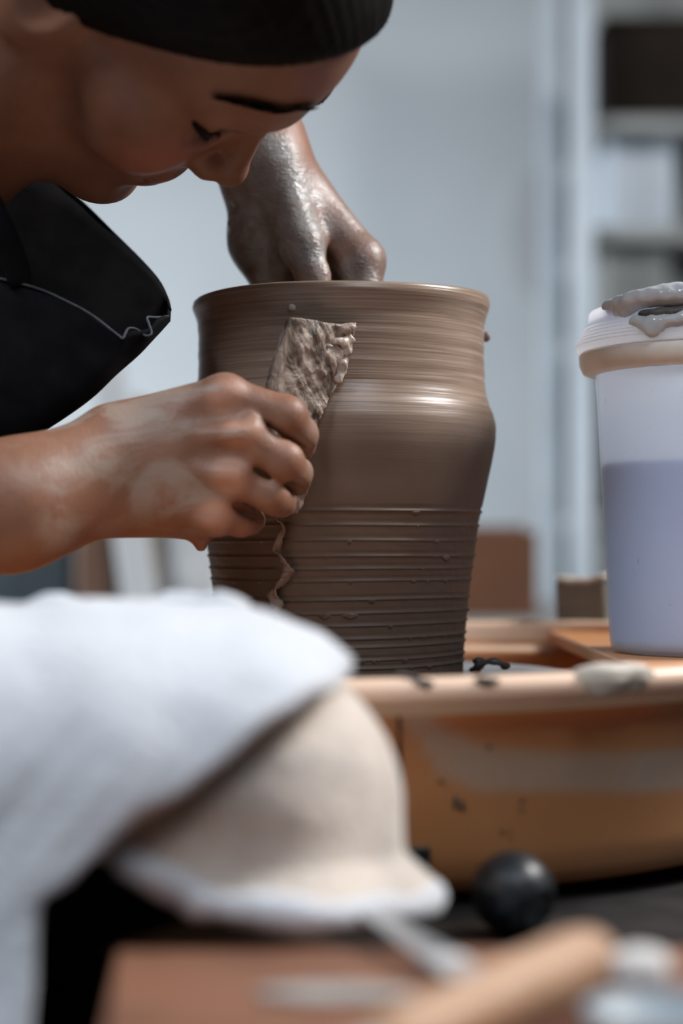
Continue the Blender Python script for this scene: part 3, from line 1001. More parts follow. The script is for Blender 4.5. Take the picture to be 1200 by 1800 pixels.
# tendon hollows between the knuckles
for (a, b) in (((345, 728), (412, 727)), ((345, 800), (420, 795)), ((340, 868), (396, 868))):
    B.cone(P(*a, .8525), P(*b, .8515), .0028, .0040, k=.008, mode='cut')
# far (left) arm
B.cone(W(-0.285, 0.070, 0.20), W(-0.110, 0.095, 0.405), .044, .038, k=.02)
B.cone(W(-0.110, 0.095, 0.405), P(456, 262, 1.012), .036, .0235, k=.016)
B.cone(P(455, 255, 1.012), P(468, 300, 1.006), .0235, .0215, k=.014)
# hand seen from its thumb side
B.cone(P(480, 290, 1.000), P(529, 428, .986), .0150, .0118, k=.012)
B.cone(P(529, 428, .986), P(552, 488, .981), .0108, .0098, k=.004)
B.ell(P(531, 432, .984), (.0112, .0112, .0115), k=.006)
B.cone(P(552, 488, .981), P(562, 545, .976), .0095, .0088, k=.004)
B.cone(P(562, 545, .976), P(566, 585, .972), .0088, .0075, k=.004)
B.cone(P(482, 292, 1.014), P(632, 452, 1.004), .0170, .0122, k=.012)
B.ell(P(634, 460, 1.000), (.0130, .0135, .0128), k=.005)
B.cone(P(634, 462, 1.000), P(640, 545, .992), .0115, .0102, k=.006)
B.cone(P(640, 545, .992), P(625, 620, .975), .0095, .0080, k=.004)
B.cone(P(455, 330, 1.012), P(459, 425, 1.010), .0190, .0165, k=.012)
B.cone(P(459, 425, 1.010), P(492, 520, 1.006), .0165, .0125, k=.010)
B.cone(P(515, 370, 1.020), P(560, 440, 1.022), .0200, .0160, k=.014)
for (x, y, d) in ((608, 452, 1.026), (575, 458, 1.040), (538, 462, 1.048)):
    B.cone(P(520, 380, 1.022), P(x, y, d), .0120, .0112, k=.008)
    B.cone(P(x, y, d), P(x - 2, y + 110, d - .012), .0102, .0090, k=.003)
    B.cone(P(x - 2, y + 110, d - .012), P(x - 14, y + 175, d - .03), .0088, .0072, k=.003)
# crease between thumb and index, and folds on the bent knuckle
B.cone(P(580, 425, .984), P(586, 506, .980), .0018, .0030, k=.004, mode='cut')
for i, y in enumerate((472, 484, 495)):
    B.cone(P(595, y + 8, .987), P(632, y - 2, .9835), .0006, .0005, k=.003, mode='cut')
# slip ridges lifted on the heel of the hand
for (a, b, r) in (((404, 392, .998), (440, 372, .992), .0022), ((418, 420, .996), (436, 398, .990), .0016), ((412, 352, .995), (450, 330, .992), .0018)):
    B.cone(P(*a), P(*b), r, r * .7, k=.004)
bV, bF = B.mesh()
# masks for slip, lips, blush and painted light on the knuckles
bpx, bpy_ = pixel(bV)
near = (bV[:, 1] < -0.085) & (bV[:, 2] < CH + 0.085)
far = (bV[:, 1] > -0.05) & (bV[:, 2] > CH + 0.09) & (bV[:, 0] > -0.075)
def seg_dist(p, a, b):
    ab = b - a
    t = np.clip(((p - a) @ ab) / (ab @ ab), 0, 1)
    return np.linalg.norm(p - a - t[:, None] * ab, axis=1)
dry = np.zeros(len(bV))
for (a, b, r, w) in (((230, 740, .86), (330, 690, .86), .020, .8), ((300, 760, .855), (340, 850, .855), .020, .75), ((60, 830, .84), (110, 920, .84), .016, .7), ((200, 800, .86), (300, 780, .86), .04, .75), ((250, 700, .86), (370, 690, .86), .012, .7), ((230, 880, .86), (330, 900, .86), .02, .5)):
    dry = np.maximum(dry, w * (1 - smooth01(0.5 * r, 1.3 * r, seg_dist(bV, P(*a), P(*b)))))
for fg in fing:
    tip = fg[2]
    dry = np.maximum(dry, 0.35 * (1 - smooth01(.008, .018, np.linalg.norm(bV - P(tip[0], tip[1], tip[2]), axis=1))))
dry = dry * near
wet = np.zeros(len(bV))
for (a, b, r, w) in (((470, 275, .985), (530, 430, .975), .016, 1.0), ((415, 380, .99), (470, 440, .99), .024, 1.0), ((430, 470, .995), (500, 515, .995), .022, .9), ((535, 440, .972), (556, 500, .972), .010, .55), ((612, 480, .985), (640, 500, .985), .012, .85), ((600, 470, .985), (625, 462, .985), .008, .6), ((500, 330, .99), (545, 390, .99), .016, .7), ((430, 310, .99), (430, 360, .99), .02, 1.0)):
    wet = np.maximum(wet, w * (1 - smooth01(0.6 * r, 1.25 * r, seg_dist(bV, P(*a), P(*b)))))
wet = np.maximum(wet, 0.38 * smooth01(CH + 0.215, CH + 0.19, bV[:, 2])) * far
knuckle_lit = np.zeros(len(bV))
for (a, b, r), d in zip(mc, dk):
    knuckle_lit = np.maximum(knuckle_lit, 0.75 * (1 - smooth01(.003, .013, np.linalg.norm(bV - P(b[0], b[1], d - .009), axis=1))))
hl = (bV - HT) @ HM * 1000
inh = (hl[:, 1] > 60) & (np.abs(hl[:, 0]) < 24)
lips = inh * (1 - smooth01(5, 8, np.abs(hl[:, 2] + 42))) * smooth01(88, 91, hl[:, 1]) * (1 - smooth01(15, 22, np.abs(hl[:, 0])))
blush = 0.45 * (1 - smooth01(10, 28, np.linalg.norm(hl - np.array([42, 70, -8]), axis=1)))
person = empty('person', (-0.45, -0.05, 0.0))
tag(person, 'potter with dark hair and black apron bending over the pot', 'person')
body = mesh_obj('body', bV, bF, M['skin'], person, attrs={'dry_clay': dry, 'wet_clay': wet, 'knuckle': knuckle_lit, 'lips': lips, 'blush': blush})
add_mod(body, 'SMOOTH', factor=0.5, iterations=2)

# hair
g = SDF(HT - 0.135, HT + 0.145, 0.0026)
g.ell(H(0, -6, 40), (.0800, .100, .0905), HM, k=.01)
g.ell(H(0, 42, 56), (.066, .059, .055), HM, k=.02)
nrm_h = HM @ (np.array([0, 83.0, -73.0]) / math.hypot(83, 73))
g.plane_cut(H(0, 83, 96.5), nrm_h, k=.010)
V, F = g.mesh()
hl2 = (V - HT) @ HM * 1000
az = np.arctan2(hl2[:, 0], hl2[:, 2] - 40)
V = V + (0.0002 * np.sin(az * 61 + 0.03 * hl2[:, 1]) + 0.0002 * np.sin(az * 97 + 0.05 * hl2[:, 1]))[:, None] * (V - H(0, -6, 40)) / 0.09
o = mesh_obj('hair', V, F, M['hair'], person); o['label'] = 'dark hair pulled back from the face'
# bun at the back of the head
g = SDF(H(0, -110, 55) - 0.06, H(0, -110, 55) + 0.06, 0.003)
g.ell(H(0, -108, 55), (.036, .030, .036), HM, k=.01)
V, F = g.mesh()
mesh_obj('hair_bun', V, F, M['hair'], person)

# eyebrow and lashes laid on the surface
from mathutils.bvhtree import BVHTree
from mathutils import Vector
face_sel = [tuple(map(int, f)) for f in bF[(np.linalg.norm(bV[bF[:, 0]] - HT, axis=1) < 0.16)]]
face_tree = BVHTree.FromPolygons([tuple(map(float, v)) for v in bV], face_sel)
EYE0 = np.array(cam.location)
def on_face(px, py):
    d = P(px, py, 1.0) - EYE0
    hit = face_tree.ray_cast(Vector(EYE0), Vector(d).normalized())
    if hit[0] is not None and np.linalg.norm(np.array(hit[0]) - HT) < 0.14:
        return np.array(hit[0]) - np.array([0, 0.0012, 0])
    q = P(px, py, 0.835)
    sel = bV[np.linalg.norm(bV - HT, axis=1) < 0.13]
    return sel[np.argmin(((sel - q) ** 2).sum(1))]
def to_head(p):
    return (np.asarray(p) - HT) @ HM * 1000
brow_h = [to_head(on_face(x, y)) for x, y in ((534, 190), (500, 194), (460, 188), (415, 178), (374, 170))]
sel_f = bV[np.linalg.norm(bV - HT, axis=1) < 0.13]
def snap_h(q, off):
    p = H(*q)
    v = sel_f[np.argmin(((sel_f - p) ** 2).sum(1))]
    n_ = v - H(0, 20, 20)
    return to_head(v + n_ / np.linalg.norm(n_) * off)
lash_h = [snap_h(q, 0.0012) for q in ((20, 84, 13.5), (28, 84, 13.0), (36, 81, 15.5), (44, 76, 20.5), (52, 69, 27))]
brow_h = [snap_h((12, 96, 59), 0.0008)] + brow_h
for s in (1, -1):
    pts = catmull([H(q[0] * s, q[1], q[2]) for q in (brow_h if s > 0 else [snap_h((b[0], b[1], b[2] - 13), 0.0008) for b in brow_h])], 30)
    ev, ef = [], []
    for k in range(330):
        t = RNG.uniform(0.0, 0.93)
        i = t * 29
        p0 = pts[int(i)] + (pts[min(int(i) + 1, 29)] - pts[int(i)]) * (i - int(i))
        tg = pts[min(int(i) + 2, 29)] - pts[max(int(i) - 2, 0)]
        tg /= np.linalg.norm(tg)
        upv = HM @ np.array([0, 0.15, 1.0])
        hw = 0.0048 * math.sin(math.pi * (0.18 + 0.78 * t)) ** 0.6
        q0 = RNG.uniform(-1, 1)
        p0 = p0 + upv * hw * q0 + HM @ np.array([0, 0.0006, 0])
        e_ = p0 + tg * RNG.uniform(0.006, 0.009) + upv * (0.0012 - 0.0016 * q0) + (p0 - H(0, 10, 20)) * 0.010
        sd = upv * 0.00042
        k0 = len(ev)
        ev += [p0 - sd, p0 + sd, e_, p0 + (p0 - H(0, 10, 20)) * 0.006]
        ef += [(k0, k0 + 1, k0 + 2), (k0 + 1, k0 + 3, k0 + 2), (k0 + 3, k0, k0 + 2)]
    mesh_obj('eyebrow', ev, ef, M['hair'], person)
    pts = catmull([H(q[0] * s, q[1], q[2]) for q in lash_h], 40)
    lv, lf = tube(pts, [0.0004 + 0.0024 * math.sin(math.pi * t) ** 0.5 * (0.45 + 0.55 * t) for t in np.linspace(0, 1, 40)], 8, flat=0.7)
    lv = list(lv); lf = list(lf)
    for i in range(1, 39):
        out = pts[i] - H(31 * s, 60, 24)
        out /= np.linalg.norm(out)
        d = out * 0.6 + HM @ np.array([0.25 * s * (i / 20 - 0.8), 0.35, -0.55])
        d /= np.linalg.norm(d)
        a = pts[i]; e = a + d * (0.0045 + 0.002 * math.sin(i * 1.7))
        side = HM @ np.array([0.0003, 0, 0])
        k0 = len(lv)
        lv += [a - side, a + side, e, a + HM @ np.array([0, 0, 0.0005])]
        lf += [(k0, k0 + 1, k0 + 2), (k0 + 1, k0 + 3, k0 + 2), (k0 + 3, k0, k0 + 2)]
    mesh_obj('eyelashes', lv, lf, M['hair'], person)

# apron bib standing away from the chest
NN = 60
Ne = catmull([P(-160, 455, .875), P(-40, 480, .878), P(60, 505, .882), P(140, 545, .886), P(200, 586, .890), P(235, 583, .893), P(262, 580, .897), P(280, 562, .903), P(296, 555, .915)], NN)
Fe = catmull([P(-120, 200, 1.01), P(-20, 262, 1.0), P(60, 302, .995), P(130, 345, .99), P(200, 412, .982), P(250, 462, .974), P(278, 495, .965), P(292, 522, .955), P(298, 545, .938)], NN)
Be = catmull([P(-160, 880, .905), P(-60, 825, .905), P(0, 788, .907), P(75, 742, .910), P(150, 690, .913), P(205, 645, .917), P(245, 612, .920), P(275, 585, .922), P(297, 562, .924)], NN)
rows = []
for i in range(NN):
    mid = 2 * Be[i] - 0.5 * Ne[i] - 0.5 * Fe[i]
    for t in np.linspace(0, 1, 40):
        rows.append((1 - t) ** 2 * Ne[i] + 2 * t * (1 - t) * mid + t * t * Fe[i])
rows = np.array(rows)
wr = 0.0012 * fbm(rows, 55, 31)
rows[:, 1] += wr
bib = o = mesh_obj('apron_bib', rows, grid_faces(NN, 40), M['apron'], person)
add_mod(o, 'SOLIDIFY', thickness=0.0022, offset=0)
o['label'] = 'black denim apron bib hanging forward'
hp = catmull([P(-40, 480, .8765), P(60, 505, .8805), P(118, 530, .883), P(160, 553, .885), P(207, 589, .888), P(216, 594, .888), P(225, 578, .891), P(240, 579, .893), P(255, 590, .894), P(266, 586, .895), P(262, 570, .898), P(259, 558, .900), P(275, 558, .905), P(296, 556, .9135)], 110)
V, F = tube(hp, 0.0006, 6)
o = mesh_obj('apron_hem', V, F, M['thread'], bib); o['label'] = 'faded stitched edge of the apron'
V, F = tube(Fe[int(NN * .25):], 0.0011, 6)
mesh_obj('apron_edge', V, F, M['apron'], bib)
st = catmull([P(-70, 250, .86), P(-30, 330, .862), P(3, 400, .866), P(22, 445, .872), P(36, 500, .880)], 24)
sv = []
for i in range(24):
    for k in (-1, 0, 1):
        sv.append(st[i] + np.array([0.0055 * k, 0.002 * k, 0.001 * k]))
o = mesh_obj('apron_strap', sv, grid_faces(24, 3), M['apron'], bib)
add_mod(o, 'SOLIDIFY', thickness=0.002, offset=0)

# shirt and trousers (coarse surfaces, mostly outside the frame)
g = SDF((-0.72, -0.30, CH - 0.36), (-0.17, 0.17, CH + 0.22), 0.005)
g.cone(W(-0.335, -0.10, 0.075), W(-0.42, -0.08, -0.03), .108, .105, k=.04)
g.cone(W(-0.42, -0.08, -0.03), W(-0.54, -0.06, -0.20), .110, .125, k=.05)
g.ell(W(-0.315, -0.075, 0.085), (.088, .130, .085), k=.04)
V, F = g.mesh()
o = mesh_obj('shirt', V, F, M['apron'], person); o['label'] = 'black shirt'
g = SDF((-0.74, -0.47, 0.03), (0.06, 0.48, CH - 0.01), 0.006)
g.ell(W(-0.55, -0.05, -0.22), (.13, .17, .11), k=.03)
g.cone(W(-0.52, -0.15, -0.16), W(-0.115, -0.350, -0.092), .078, .052, k=.03)
g.cone(W(-0.115, -0.350, -0.092), W(-0.075, -0.352, -0.090), .052, .046, k=.02)
g.cone(W(-0.150, -0.352, -0.115), W(-0.24, -0.345, -0.60), .043, .038, k=.03)
g.cone(W(-0.52, 0.08, -0.20), W(-0.19, 0.385, -0.175), .078, .056, k=.03)
g.cone(W(-0.19, 0.385, -0.175), W(-0.24, 0.375, -0.60), .052, .038, k=.03)
V, F = g.mesh()
o = mesh_obj('trousers', V, F, M['trousers'], person); o['label'] = 'black trousers'
for y in (-0.345, 0.375):
    g = SDF((-0.32, y - 0.06, -0.01), (-0.05, y + 0.06, 0.14), 0.004)
    g.cone((-0.24, y, 0.042), (-0.12, y, 0.032), .040, .030, k=.02)
    g.cone((-0.24, y, 0.10), (-0.24, y, 0.045), .042, .042, k=.02)
    g.plane_cut((0, 0, 0.002), (0, 0, -1), k=.003)
    V, F = g.mesh()
    mesh_obj('shoe', V, F, M['rubber'], person)
st_ = empty('stool', (-0.56, -0.05, 0.0))
tag(st_, 'low wooden stool the potter sits on', 'stool')
V, F = lathe([(0, 0.325), (0.16, 0.325), (0.165, 0.33), (0.165, 0.355), (0.16, 0.36), (0, 0.36)], 48, (-0.56, -0.05, 0.0))
mesh_obj('seat', V, F, M['brown'], st_)
for k in range(4):
    a = math.pi / 4 + k * math.pi / 2
    V, F = tube([(-0.56 + 0.10 * math.cos(a), -0.05 + 0.10 * math.sin(a), 0.33), (-0.56 + 0.15 * math.cos(a), -0.05 + 0.15 * math.sin(a), 0.0)], 0.016, 12)
    mesh_obj('leg', V, F, M['brown'], st_)

# ------------------------------------------------------------------ towel over the knee
tw = empty('towel', (-0.06, -0.352, Z - 0.12))
tag(tw, 'white terry towel draped over the knee in the foreground', 'towel')
TY = -0.353
KX = -0.045
def drape(X, side, v, hang, extra=0.0):
    """left, straight part: side -1 front, +1 back; v 0 ridge .. 1 hem"""
    pass
def quarter(v, ra, rb, zt, hang):
    """horizontal offset and height along a quarter ellipse and then a hanging fall"""
    if v < 0.6:
        t = v / 0.6 * math.pi / 2
        return ra * math.sin(t), zt - rb * (1 - math.cos(t))
    t = (v - 0.6) / 0.4
    return ra + 0.003 * t * t, zt - rb - hang * t
# lower layer: falls round the end of the knee
path = []
for X in np.linspace(-0.16, KX, 22):
    path.append((X, TY, (0.0, -1.0)))
for a in np.linspace(-90, 90, 60)[1:]:
    path.append((KX, TY, (math.cos(math.radians(a)), math.sin(math.radians(a)))))
for X in np.linspace(KX, -0.16, 18)[1:]:
    path.append((X, TY, (0.0, 1.0)))
V = []
nv = 44
for i, (cx, cy, (dx, dy)) in enumerate(path):
    ang = math.degrees(math.atan2(dy, dx))
    straight = cx < KX - 1e-6
    end = max(0.0, dx)
    ra = 0.060 + 0.004 * end
    for j in range(nv):
        v = j / (nv - 1)
        zhem = float(np.interp(cx, [-0.13, -0.085, -0.062, -0.045], [-0.070, -0.090, -0.103, -0.1120])) - 0.009 * end if dy < 0 else -0.112 - 0.009 * end
        zt = -0.0295
        rb = 0.056
        r_, z_ = quarter(v, ra, rb, zt, -(zhem - zt + rb))
        fold = 0.0018 * math.sin(i * 0.42 + 0.8) * smooth01(0.4, 1.0, v) + 0.002 * math.sin(i * 0.17 + v * 3)
        flare = 0.010 * smooth01(0.80, 1.0, v) * max(0, math.cos(math.radians(ang + 15))) * (0.0 if straight else 1)
        rr_ = r_ + fold * v + flare
        V.append((cx + dx * rr_, cy + dy * rr_, Z + z_ - 0.012 * max(0, -0.0 + (cx + dx * rr_) - KX) / 0.06 * (1 - v)))
V = np.array(V)
V[:, 2] += 0.0009 * fbm(V, 70, 41)
V[:, 1] += 0.0022 * fbm(V, 60, 42)
ex = np.array([-0.10, -0.080, -0.054, -0.036, -0.0146, 0.008, 0.03]); ez = np.array([-0.110, -0.095, -0.077, -0.064, -0.0466, -0.037, -0.034])
below = np.interp(V[:, 0], ex, ez) - (V[:, 2] - Z)
fold_in = 0.009 * np.exp(-((below - 0.006) / 0.0055) ** 2) * (V[:, 1] < TY + 0.01)
V[:, 1] += fold_in
V[:, 0] -= fold_in * 0.5 * smooth01(KX, KX + 0.05, V[:, 0])
low = mesh_obj('lower_layer', V, grid_faces(len(path), nv), M['towel_in'], tw)
add_mod(low, 'SOLIDIFY', thickness=0.0035, offset=1)
low['label'] = 'stained lower layer, shade put into its cream tone'
hem = V.reshape(len(path), nv, 3)[:, -1]
keep = hem[8:74] + np.array([0, -0.001, -0.0005])
hv, hf = tube(keep, 0.0054 + 0.0006 * np.sin(np.arange(len(keep)) * 0.7), 10)
hv = hv + (fbm(hv, 260, 43) * 0.0006)[:, None]
o = mesh_obj('hem', hv, hf, M['towel'], low); o['label'] = 'thick white hem'
# upper layer: lies over the thigh, its front edge running diagonally
nu, nv2 = 90, 80
V = []
for j in range(nv2):
    w = j / (nv2 - 1)              # 0 back hem .. 1 front hem
    if w < 0.18:
        v = (0.18 - w) / 0.18
        yo = 0.062 * math.sin(v * 1.35)
        zo = -0.0205 - 0.058 * (1 - math.cos(v * 1.35)) * 0.55
        yy, zz_ = TY + yo, zo
        xe = -0.035 + 0.03 * (w / 0.18)
    else:
        v = (w - 0.18) / 0.82
        if v < 0.5:
            t = v / 0.5 * math.pi / 2
            yy, zz_ = TY - 0.080 * math.sin(t), -0.0205 - 0.062 * (1 - math.cos(t))
        else:
            t = (v - 0.5) / 0.5
            yy, zz_ = TY - 0.080 - 0.014 * t, -0.0825 - 0.14 * t
        xe = float(np.interp(v, [0, 0.12, 0.22, 0.32, 0.41, 0.48, 0.557, 0.60, 1.0], [0.003, 0.002, -0.003, -0.0150, -0.036, -0.054, -0.080, -0.093, -0.0965]))
    for i in range(nu):
        u = i / (nu - 1)
        X = -0.42 + (xe + 0.42) * u
        drop = float(np.interp(X, [-0.06, -0.045, -0.03, -0.02, -0.008, 0.004], [0.0, 0.001, 0.0035, 0.007, 0.0135, 0.0225])) * (1 - smooth01(0.25, 0.62, w))
        lift = 0.004 * smooth01(0.86, 1.0, u) * smooth01(0.2, 0.5, w)
        V.append((X, yy - lift, Z + zz_ - drop + lift * 0.5))
V = np.array(V)
V[:, 2] += 0.0035 * fbm(V, 38, 51) + 0.0012 * fbm(V, 110, 52)
V[:, 1] += 0.0030 * fbm(V, 45, 53)
up = mesh_obj('upper_layer', V, [f[::-1] for f in grid_faces(nv2, nu)], M['towel'], tw)
add_mod(up, 'SOLIDIFY', thickness=0.0045, offset=0)
up['label'] = 'white upper layer'
back = V.reshape(nv2, nu, 3)[8]
bp = back[10:86].copy()
bp[:, 2] += 0.0030 + 0.0018 * np.sin(np.arange(len(bp)) * 0.55) + 0.0010 * np.sin(np.arange(len(bp)) * 1.3)
hv, hf = tube(bp, 0.0042, 10)
mesh_obj('back_hem', hv, hf, M['towel'], up)

# ------------------------------------------------------------------ tool table and tools in the foreground
TZ = Z - 0.126
tb = empty('tool_table', (0.2, -0.62, 0.0))
tag(tb, 'brown wooden tool table at the bottom foreground', 'table')
for k in range(4):
    y0 = -0.424 - 0.1 * k
    xl, xr_ = -0.0705 + 0.0085 * k, -0.0705 + 0.0085 * (k + 1)
    prism('plank', [(xl, y0, TZ - 0.022), (xr_, y0 - 0.0985, TZ - 0.022), (0.55, y0 - 0.0985, TZ - 0.022), (0.55, y0, TZ - 0.022)], (0, 0, 1), 0.022, M['table'], tb, bevel=0.0015)
for x in (0.0, 0.5):
    for y in (-0.46, -0.78):
        box('leg', (x, y, (TZ - 0.022) / 2), (0.04, 0.04, TZ - 0.022), M['table'], tb, bevel=0.003)

# black ball
br = 0.0162
bc = P(901, 1564, 0.710)
bc[2] = Z - 0.1505 + br
V, F = [], []
V, F = lathe([(br * math.cos(t), br * math.sin(t)) for t in np.linspace(-math.pi / 2, math.pi / 2, 40)], 64)
dirs = V / np.linalg.norm(V, axis=1)[:, None]
sock = np.array([0.62, -0.62, -0.25]); sock /= np.linalg.norm(sock)
ca = dirs @ sock
dent = -0.0030 * smooth01(0.88, 0.91, ca) + 0.0006 * np.exp(-((ca - 0.875) / 0.02) ** 2)
V = dirs * (br + dent + 0.0002 * fbm(dirs, 6, 3))[:, None] + bc
o = mesh_obj('rubber_ball', V, F, M['rubber'])
tag(o, 'small black rubber ball with grey smears before the pan', 'ball')

# wooden handled tool
wt_ = empty('wood_handled_tool', (0.03, -0.52, TZ))
tag(wt_, 'pale wooden tool handle lying diagonally at bottom right', 'tool')
a, b = P(1052, 1672, 0.524), P(660, 1850, 0.429)
a[2] = TZ + 0.0097; b[2] = TZ + 0.0078
ts = np.linspace(0, 1, 40)
rad = 0.0096 * np.interp(ts, [0, 0.02, 0.06, 0.14, 0.4, 0.8, 0.95, 1.0], [0.45, 0.75, 0.93, 1.0, 0.96, 0.85, 0.75, 0.6])
V, F = tube([a + (b - a) * t for t in ts], rad, 20)
mesh_obj('handle', V, F, M['handle_wood'], wt_)
dirv = (b - a) / np.linalg.norm(b - a)
V, F = tube([b - dirv * 0.003 , b + dirv * 0.02], [0.0046, 0.0038], 16)
mesh_obj('ferrule', V, F, M['steel'], wt_)
V, F = tube([b + dirv * 0.02, b + dirv * 0.05, b + dirv * 0.07], [0.002, 0.0016, 0.0008], 10)
mesh_obj('needle', V, F, M['steel'], wt_)

# flat steel spatula leaning out from under the towel
sp_ = empty('steel_spatula', (0.03, -0.45, TZ))
tag(sp_, 'grey steel spatula sticking out under the towel hem', 'tool')
a, b = P(640, 1600, 0.590), P(842, 1722, 0.520)
b[2] = TZ + 0.0022
d = (b - a); L_ = np.linalg.norm(d); d /= L_
s = np.cross(d, (0, 0, 1)); s /= np.linalg.norm(s)
nn = np.cross(s, d)
ol = []
wds = [(0.0, 0.0040), (0.3, 0.0045), (0.55, 0.0055), (0.75, 0.0072), (0.92, 0.0075), (1.0, 0.0055)]
ol = [a + d * L_ * t + s * w for t, w in wds] + [a + d * L_ * t - s * w for t, w in wds[::-1]]
prism('spatula_blade', ol, nn, 0.0012, M['steel'], sp_, bevel=0.0004)
cc = a + d * L_ * 0.78 + nn * 0.0015
lump('clay_dab', cc, (0.0060, 0.0035, 0.0016), M['sponge'], sp_, 8)

# kidney rib
kc = P(590, 1752, 0.512); kc[2] = TZ + 0.0004
ol = []
for t in np.linspace(0, 2 * math.pi, 40, endpoint=False):
    r = 1 + 0.12 * math.cos(2 * t) - 0.12 * math.sin(t)
    ol.append(kc + np.array([0.0200 * r * math.cos(t), 0.0108 * r * math.sin(t) * (1 if math.sin(t) > 0 else 0.75), 0]))
o = prism('kidney_rib', ol, (0, 0, 1), 0.0016, M['steel_clay'], bevel=0.0004)
tag(o, 'flat grey steel kidney rib lying on the tool table', 'tool')

# white sponge and a blue-grey dish
wc = P(1122, 1702, 0.513); wc[2] = TZ + 0.0068
o = lump('sponge', wc, (0.0092, 0.0080, 0.0068), M['sponge'], None, 14, h=0.001, n=9)
tag(o, 'small off-white sponge on the tool table at right', 'sponge')
dc = P(1165, 1800, 0.480)
V, F = lathe([(0, 0), (0.017, 0.0), (0.0200, 0.001), (0.0218, 0.006), (0.0223, 0.0073), (0.0213, 0.0076), (0.0205, 0.0065), (0.0190, 0.0022), (0, 0.0019)], 48, (dc[0], dc[1] - 0.010, TZ))
o = mesh_obj('tool_dish', V, F, M['blue_grey'])
tag(o, 'shallow blue-grey dish at the bottom right corner', 'dish')

# ------------------------------------------------------------------ background: bench, box, rack
bn = empty('work_bench', (0, 1.45, 0.0))
tag(bn, 'long grey work bench behind the wheel', 'bench')
BZ = Z - 0.085
box('bench_top', (-0.15, 1.42, BZ - 0.02), (2.1, 0.80, 0.04), M['bench'], bn, bevel=0.004)
for x in (-1.12, 0.82):
    for y in (1.08, 1.76):
        box('leg', (x, y, (BZ - 0.04) / 2), (0.06, 0.06, BZ - 0.04), M['bench'], bn, bevel=0.003)
cbx = empty('cardboard_box', (0.16, 1.25, BZ))
tag(cbx, 'brown cardboard box on the bench behind the pot', 'box')
x0, x1 = P(752, 0, 2.2)[0], P(944, 0, 2.2)[0]
zt = Z + (960 - 938) * 2.2 / FPX
box('carton', ((x0 + x1) / 2, 1.27, (BZ + zt) / 2), (x1 - x0, 0.14, zt - BZ), M['cardboard'], cbx, bevel=0.002)
box('flap', ((x0 + x1) / 2, 1.245, zt + 0.0015), (x1 - x0, 0.085, 0.003), M['cardboard'], cbx)
box('flap', ((x0 + x1) / 2, 1.325, zt + 0.0045), (x1 - x0, 0.085, 0.003), M['cardboard'], cbx, rx=0.12)

def bench_box(name, px0, px1, pytop, d, depth, mat, label, cat, ry=0.0):
    X0, X1 = P(px0, 0, d)[0], P(px1, 0, d)[0]
    ztop = Z + (960 - pytop) * d / FPX
    o = box(name, ((X0 + X1) / 2, d - 1 + depth / 2, (BZ + ztop) / 2), (X1 - X0, depth, ztop - BZ), mat, None, ry=ry, bevel=0.006)
    return tag(o, label, cat)
bench_box('storage_tub', -120, 128, 905, 2.25, 0.20, M['teal'], 'dark teal storage tub on the bench at far left', 'tub')
bench_box('wood_crate', 132, 196, 880, 2.18, 0.12, M['brown'], 'dark brown wooden crate beside the teal tub', 'crate')
o = box('white_batten', (P(222, 0, 2.12)[0], 1.10, BZ + 0.15), (0.038, 0.02, 0.30), M['white_paint'], ry=-0.14, bevel=0.003)
tag(o, 'white painted batten leaning on the bench', 'batten')
o = box('cream_batten', (P(252, 0, 2.15)[0], 1.165, BZ + 0.13), (0.018, 0.02, 0.26), M['cream_paint'], ry=-0.05, bevel=0.003)
tag(o, 'narrow cream batten beside the white one', 'batten')
cx = P(322, 0, 2.2)[0]
V, F = lathe([(0, 0), (0.030, 0), (0.034, 0.003), (0.038, 0.06), (0.042, 0.14), (0.044, 0.145), (0.041, 0.147), (0.036, 0.06), (0, 0.01)], 40, (cx, 1.20, BZ))
o = mesh_obj('white_jar', V, F, M['white_paint'])
tag(o, 'grey-white plastic jar on the bench behind the potter', 'jar')

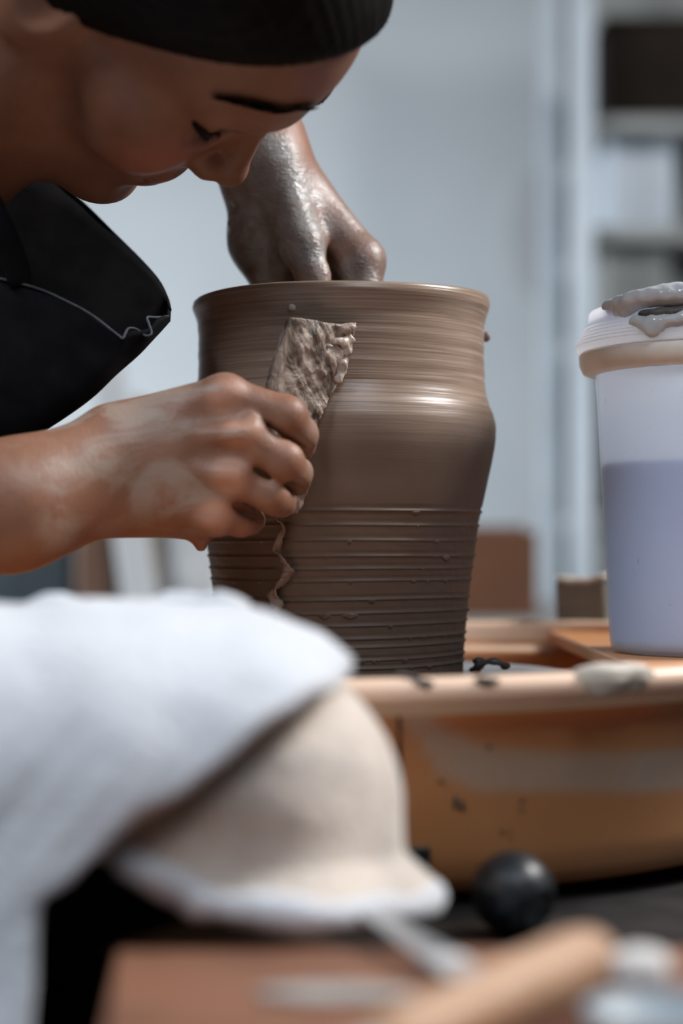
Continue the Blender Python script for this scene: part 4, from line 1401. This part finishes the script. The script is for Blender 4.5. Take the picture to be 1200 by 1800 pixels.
# rack on the right
RD = 3.05
rk = empty('shelf_rack', (P(1200, 0, RD)[0], RD - 1, 0.0))
tag(rk, 'pale blue painted shelf rack against the back wall', 'rack')
for px_ in (1022, 1420):
    for dy in (0.0, 0.45):
        X = P(px_, 0, RD)[0]
        box('post', (X, RD - 1 + dy, 0.95), (0.036, 0.036, 1.90), M['rack_paint'], rk, bevel=0.003)
shelf_z = []
for py_ in (1250, 900, 560, 398, 205):
    z_ = Z + (960 - py_) * RD / FPX
    shelf_z.append(z_)
    xa, xb = P(1022, 0, RD)[0], P(1420, 0, RD)[0]
    box('shelf', ((xa + xb) / 2, RD - 1 + 0.225, z_ - 0.012), (xb - xa - 0.038, 0.45, 0.024), M['mid_grey'], rk, bevel=0.003)
def rack_box(name, px0, px1, pytop, shelf, mat, label, cat, dy=0.10, depth=0.2, rz=0.0):
    X0, X1 = P(px0, 0, RD + dy)[0], P(px1, 0, RD + dy)[0]
    zt_ = Z + (960 - pytop) * (RD + dy) / FPX
    zb = shelf_z[shelf]
    e = empty(name, ((X0 + X1) / 2, RD - 1 + dy, zb))
    tag(e, label, cat)
    w_ = X1 - X0
    c = ((X0 + X1) / 2, RD - 1 + dy + depth / 2, (zt_ + zb) / 2)
    box('body', c, (w_, depth, zt_ - zb), mat, e, rz=rz, bevel=0.004)
    box('rim', (c[0], c[1], zt_ + 0.005), (w_ * 1.05, depth * 1.05, 0.012), mat, e, rz=rz, bevel=0.003)
rack_box('dark_crate', 1064, 1290, 40, 4, M['dark_wood'], 'dark brown wooden crate on the top shelf', 'crate', 0.03, 0.25)
rack_box('pale_blue_box', 1074, 1186, 255, 3, M['pale_blue'], 'pale blue plastic box on the second shelf', 'box', 0.06, 0.25)
rack_box('grey_tub', 1068, 1175, 452, 2, M['mid_grey'], 'grey tub on the third shelf', 'tub', 0.05, 0.25)
rack_box('dark_case', 1066, 1260, 600, 1, M['dark_wood'], 'dark brown case on the shelf behind the bucket', 'case', 0.03, 0.3)
# rack back panel
xa, xb = P(1040, 0, RD)[0], P(1420, 0, RD)[0]
box('back_panel', ((xa + xb) / 2, RD - 1 + 0.46, 0.98), (xb - xa, 0.012, 1.8), M['mid_grey'], rk)
# soft grey form with a hook, on the wall left of the rack
jk = empty('grey_form', P(985, 300, 4.2))
tag(jk, 'soft grey form on the back wall beside the rack', 'form')
c = P(985, 385, 4.222)
g = SDF(c - np.array([0.26, 0.1, 0.32]), c + np.array([0.26, 0.1, 0.32]), 0.008)
g.ell(c + np.array([0.0, 0, -0.03]), (0.13, 0.022, 0.16), k=0.03)
g.ell(c + np.array([-0.03, 0, -0.10]), (0.10, 0.020, 0.08), k=0.03)
g.cone(c + np.array([0.0, 0, 0.10]), c + np.array([0.0, 0.01, 0.18]), 0.022, 0.012, k=0.03)
V, F = g.mesh()
V = V + (fbm(V, 26, 61) * 0.004)[:, None] * np.array([1, 0.4, 1])
mesh_obj('cloth', V, F, M['form_grey'], jk)
V, F = tube([c + np.array([0, 0.028, 0.20]), c + np.array([0, 0.01, 0.195]), c + np.array([0, -0.004, 0.21])], 0.006, 8)
mesh_obj('hook', V, F, M['steel'], jk)
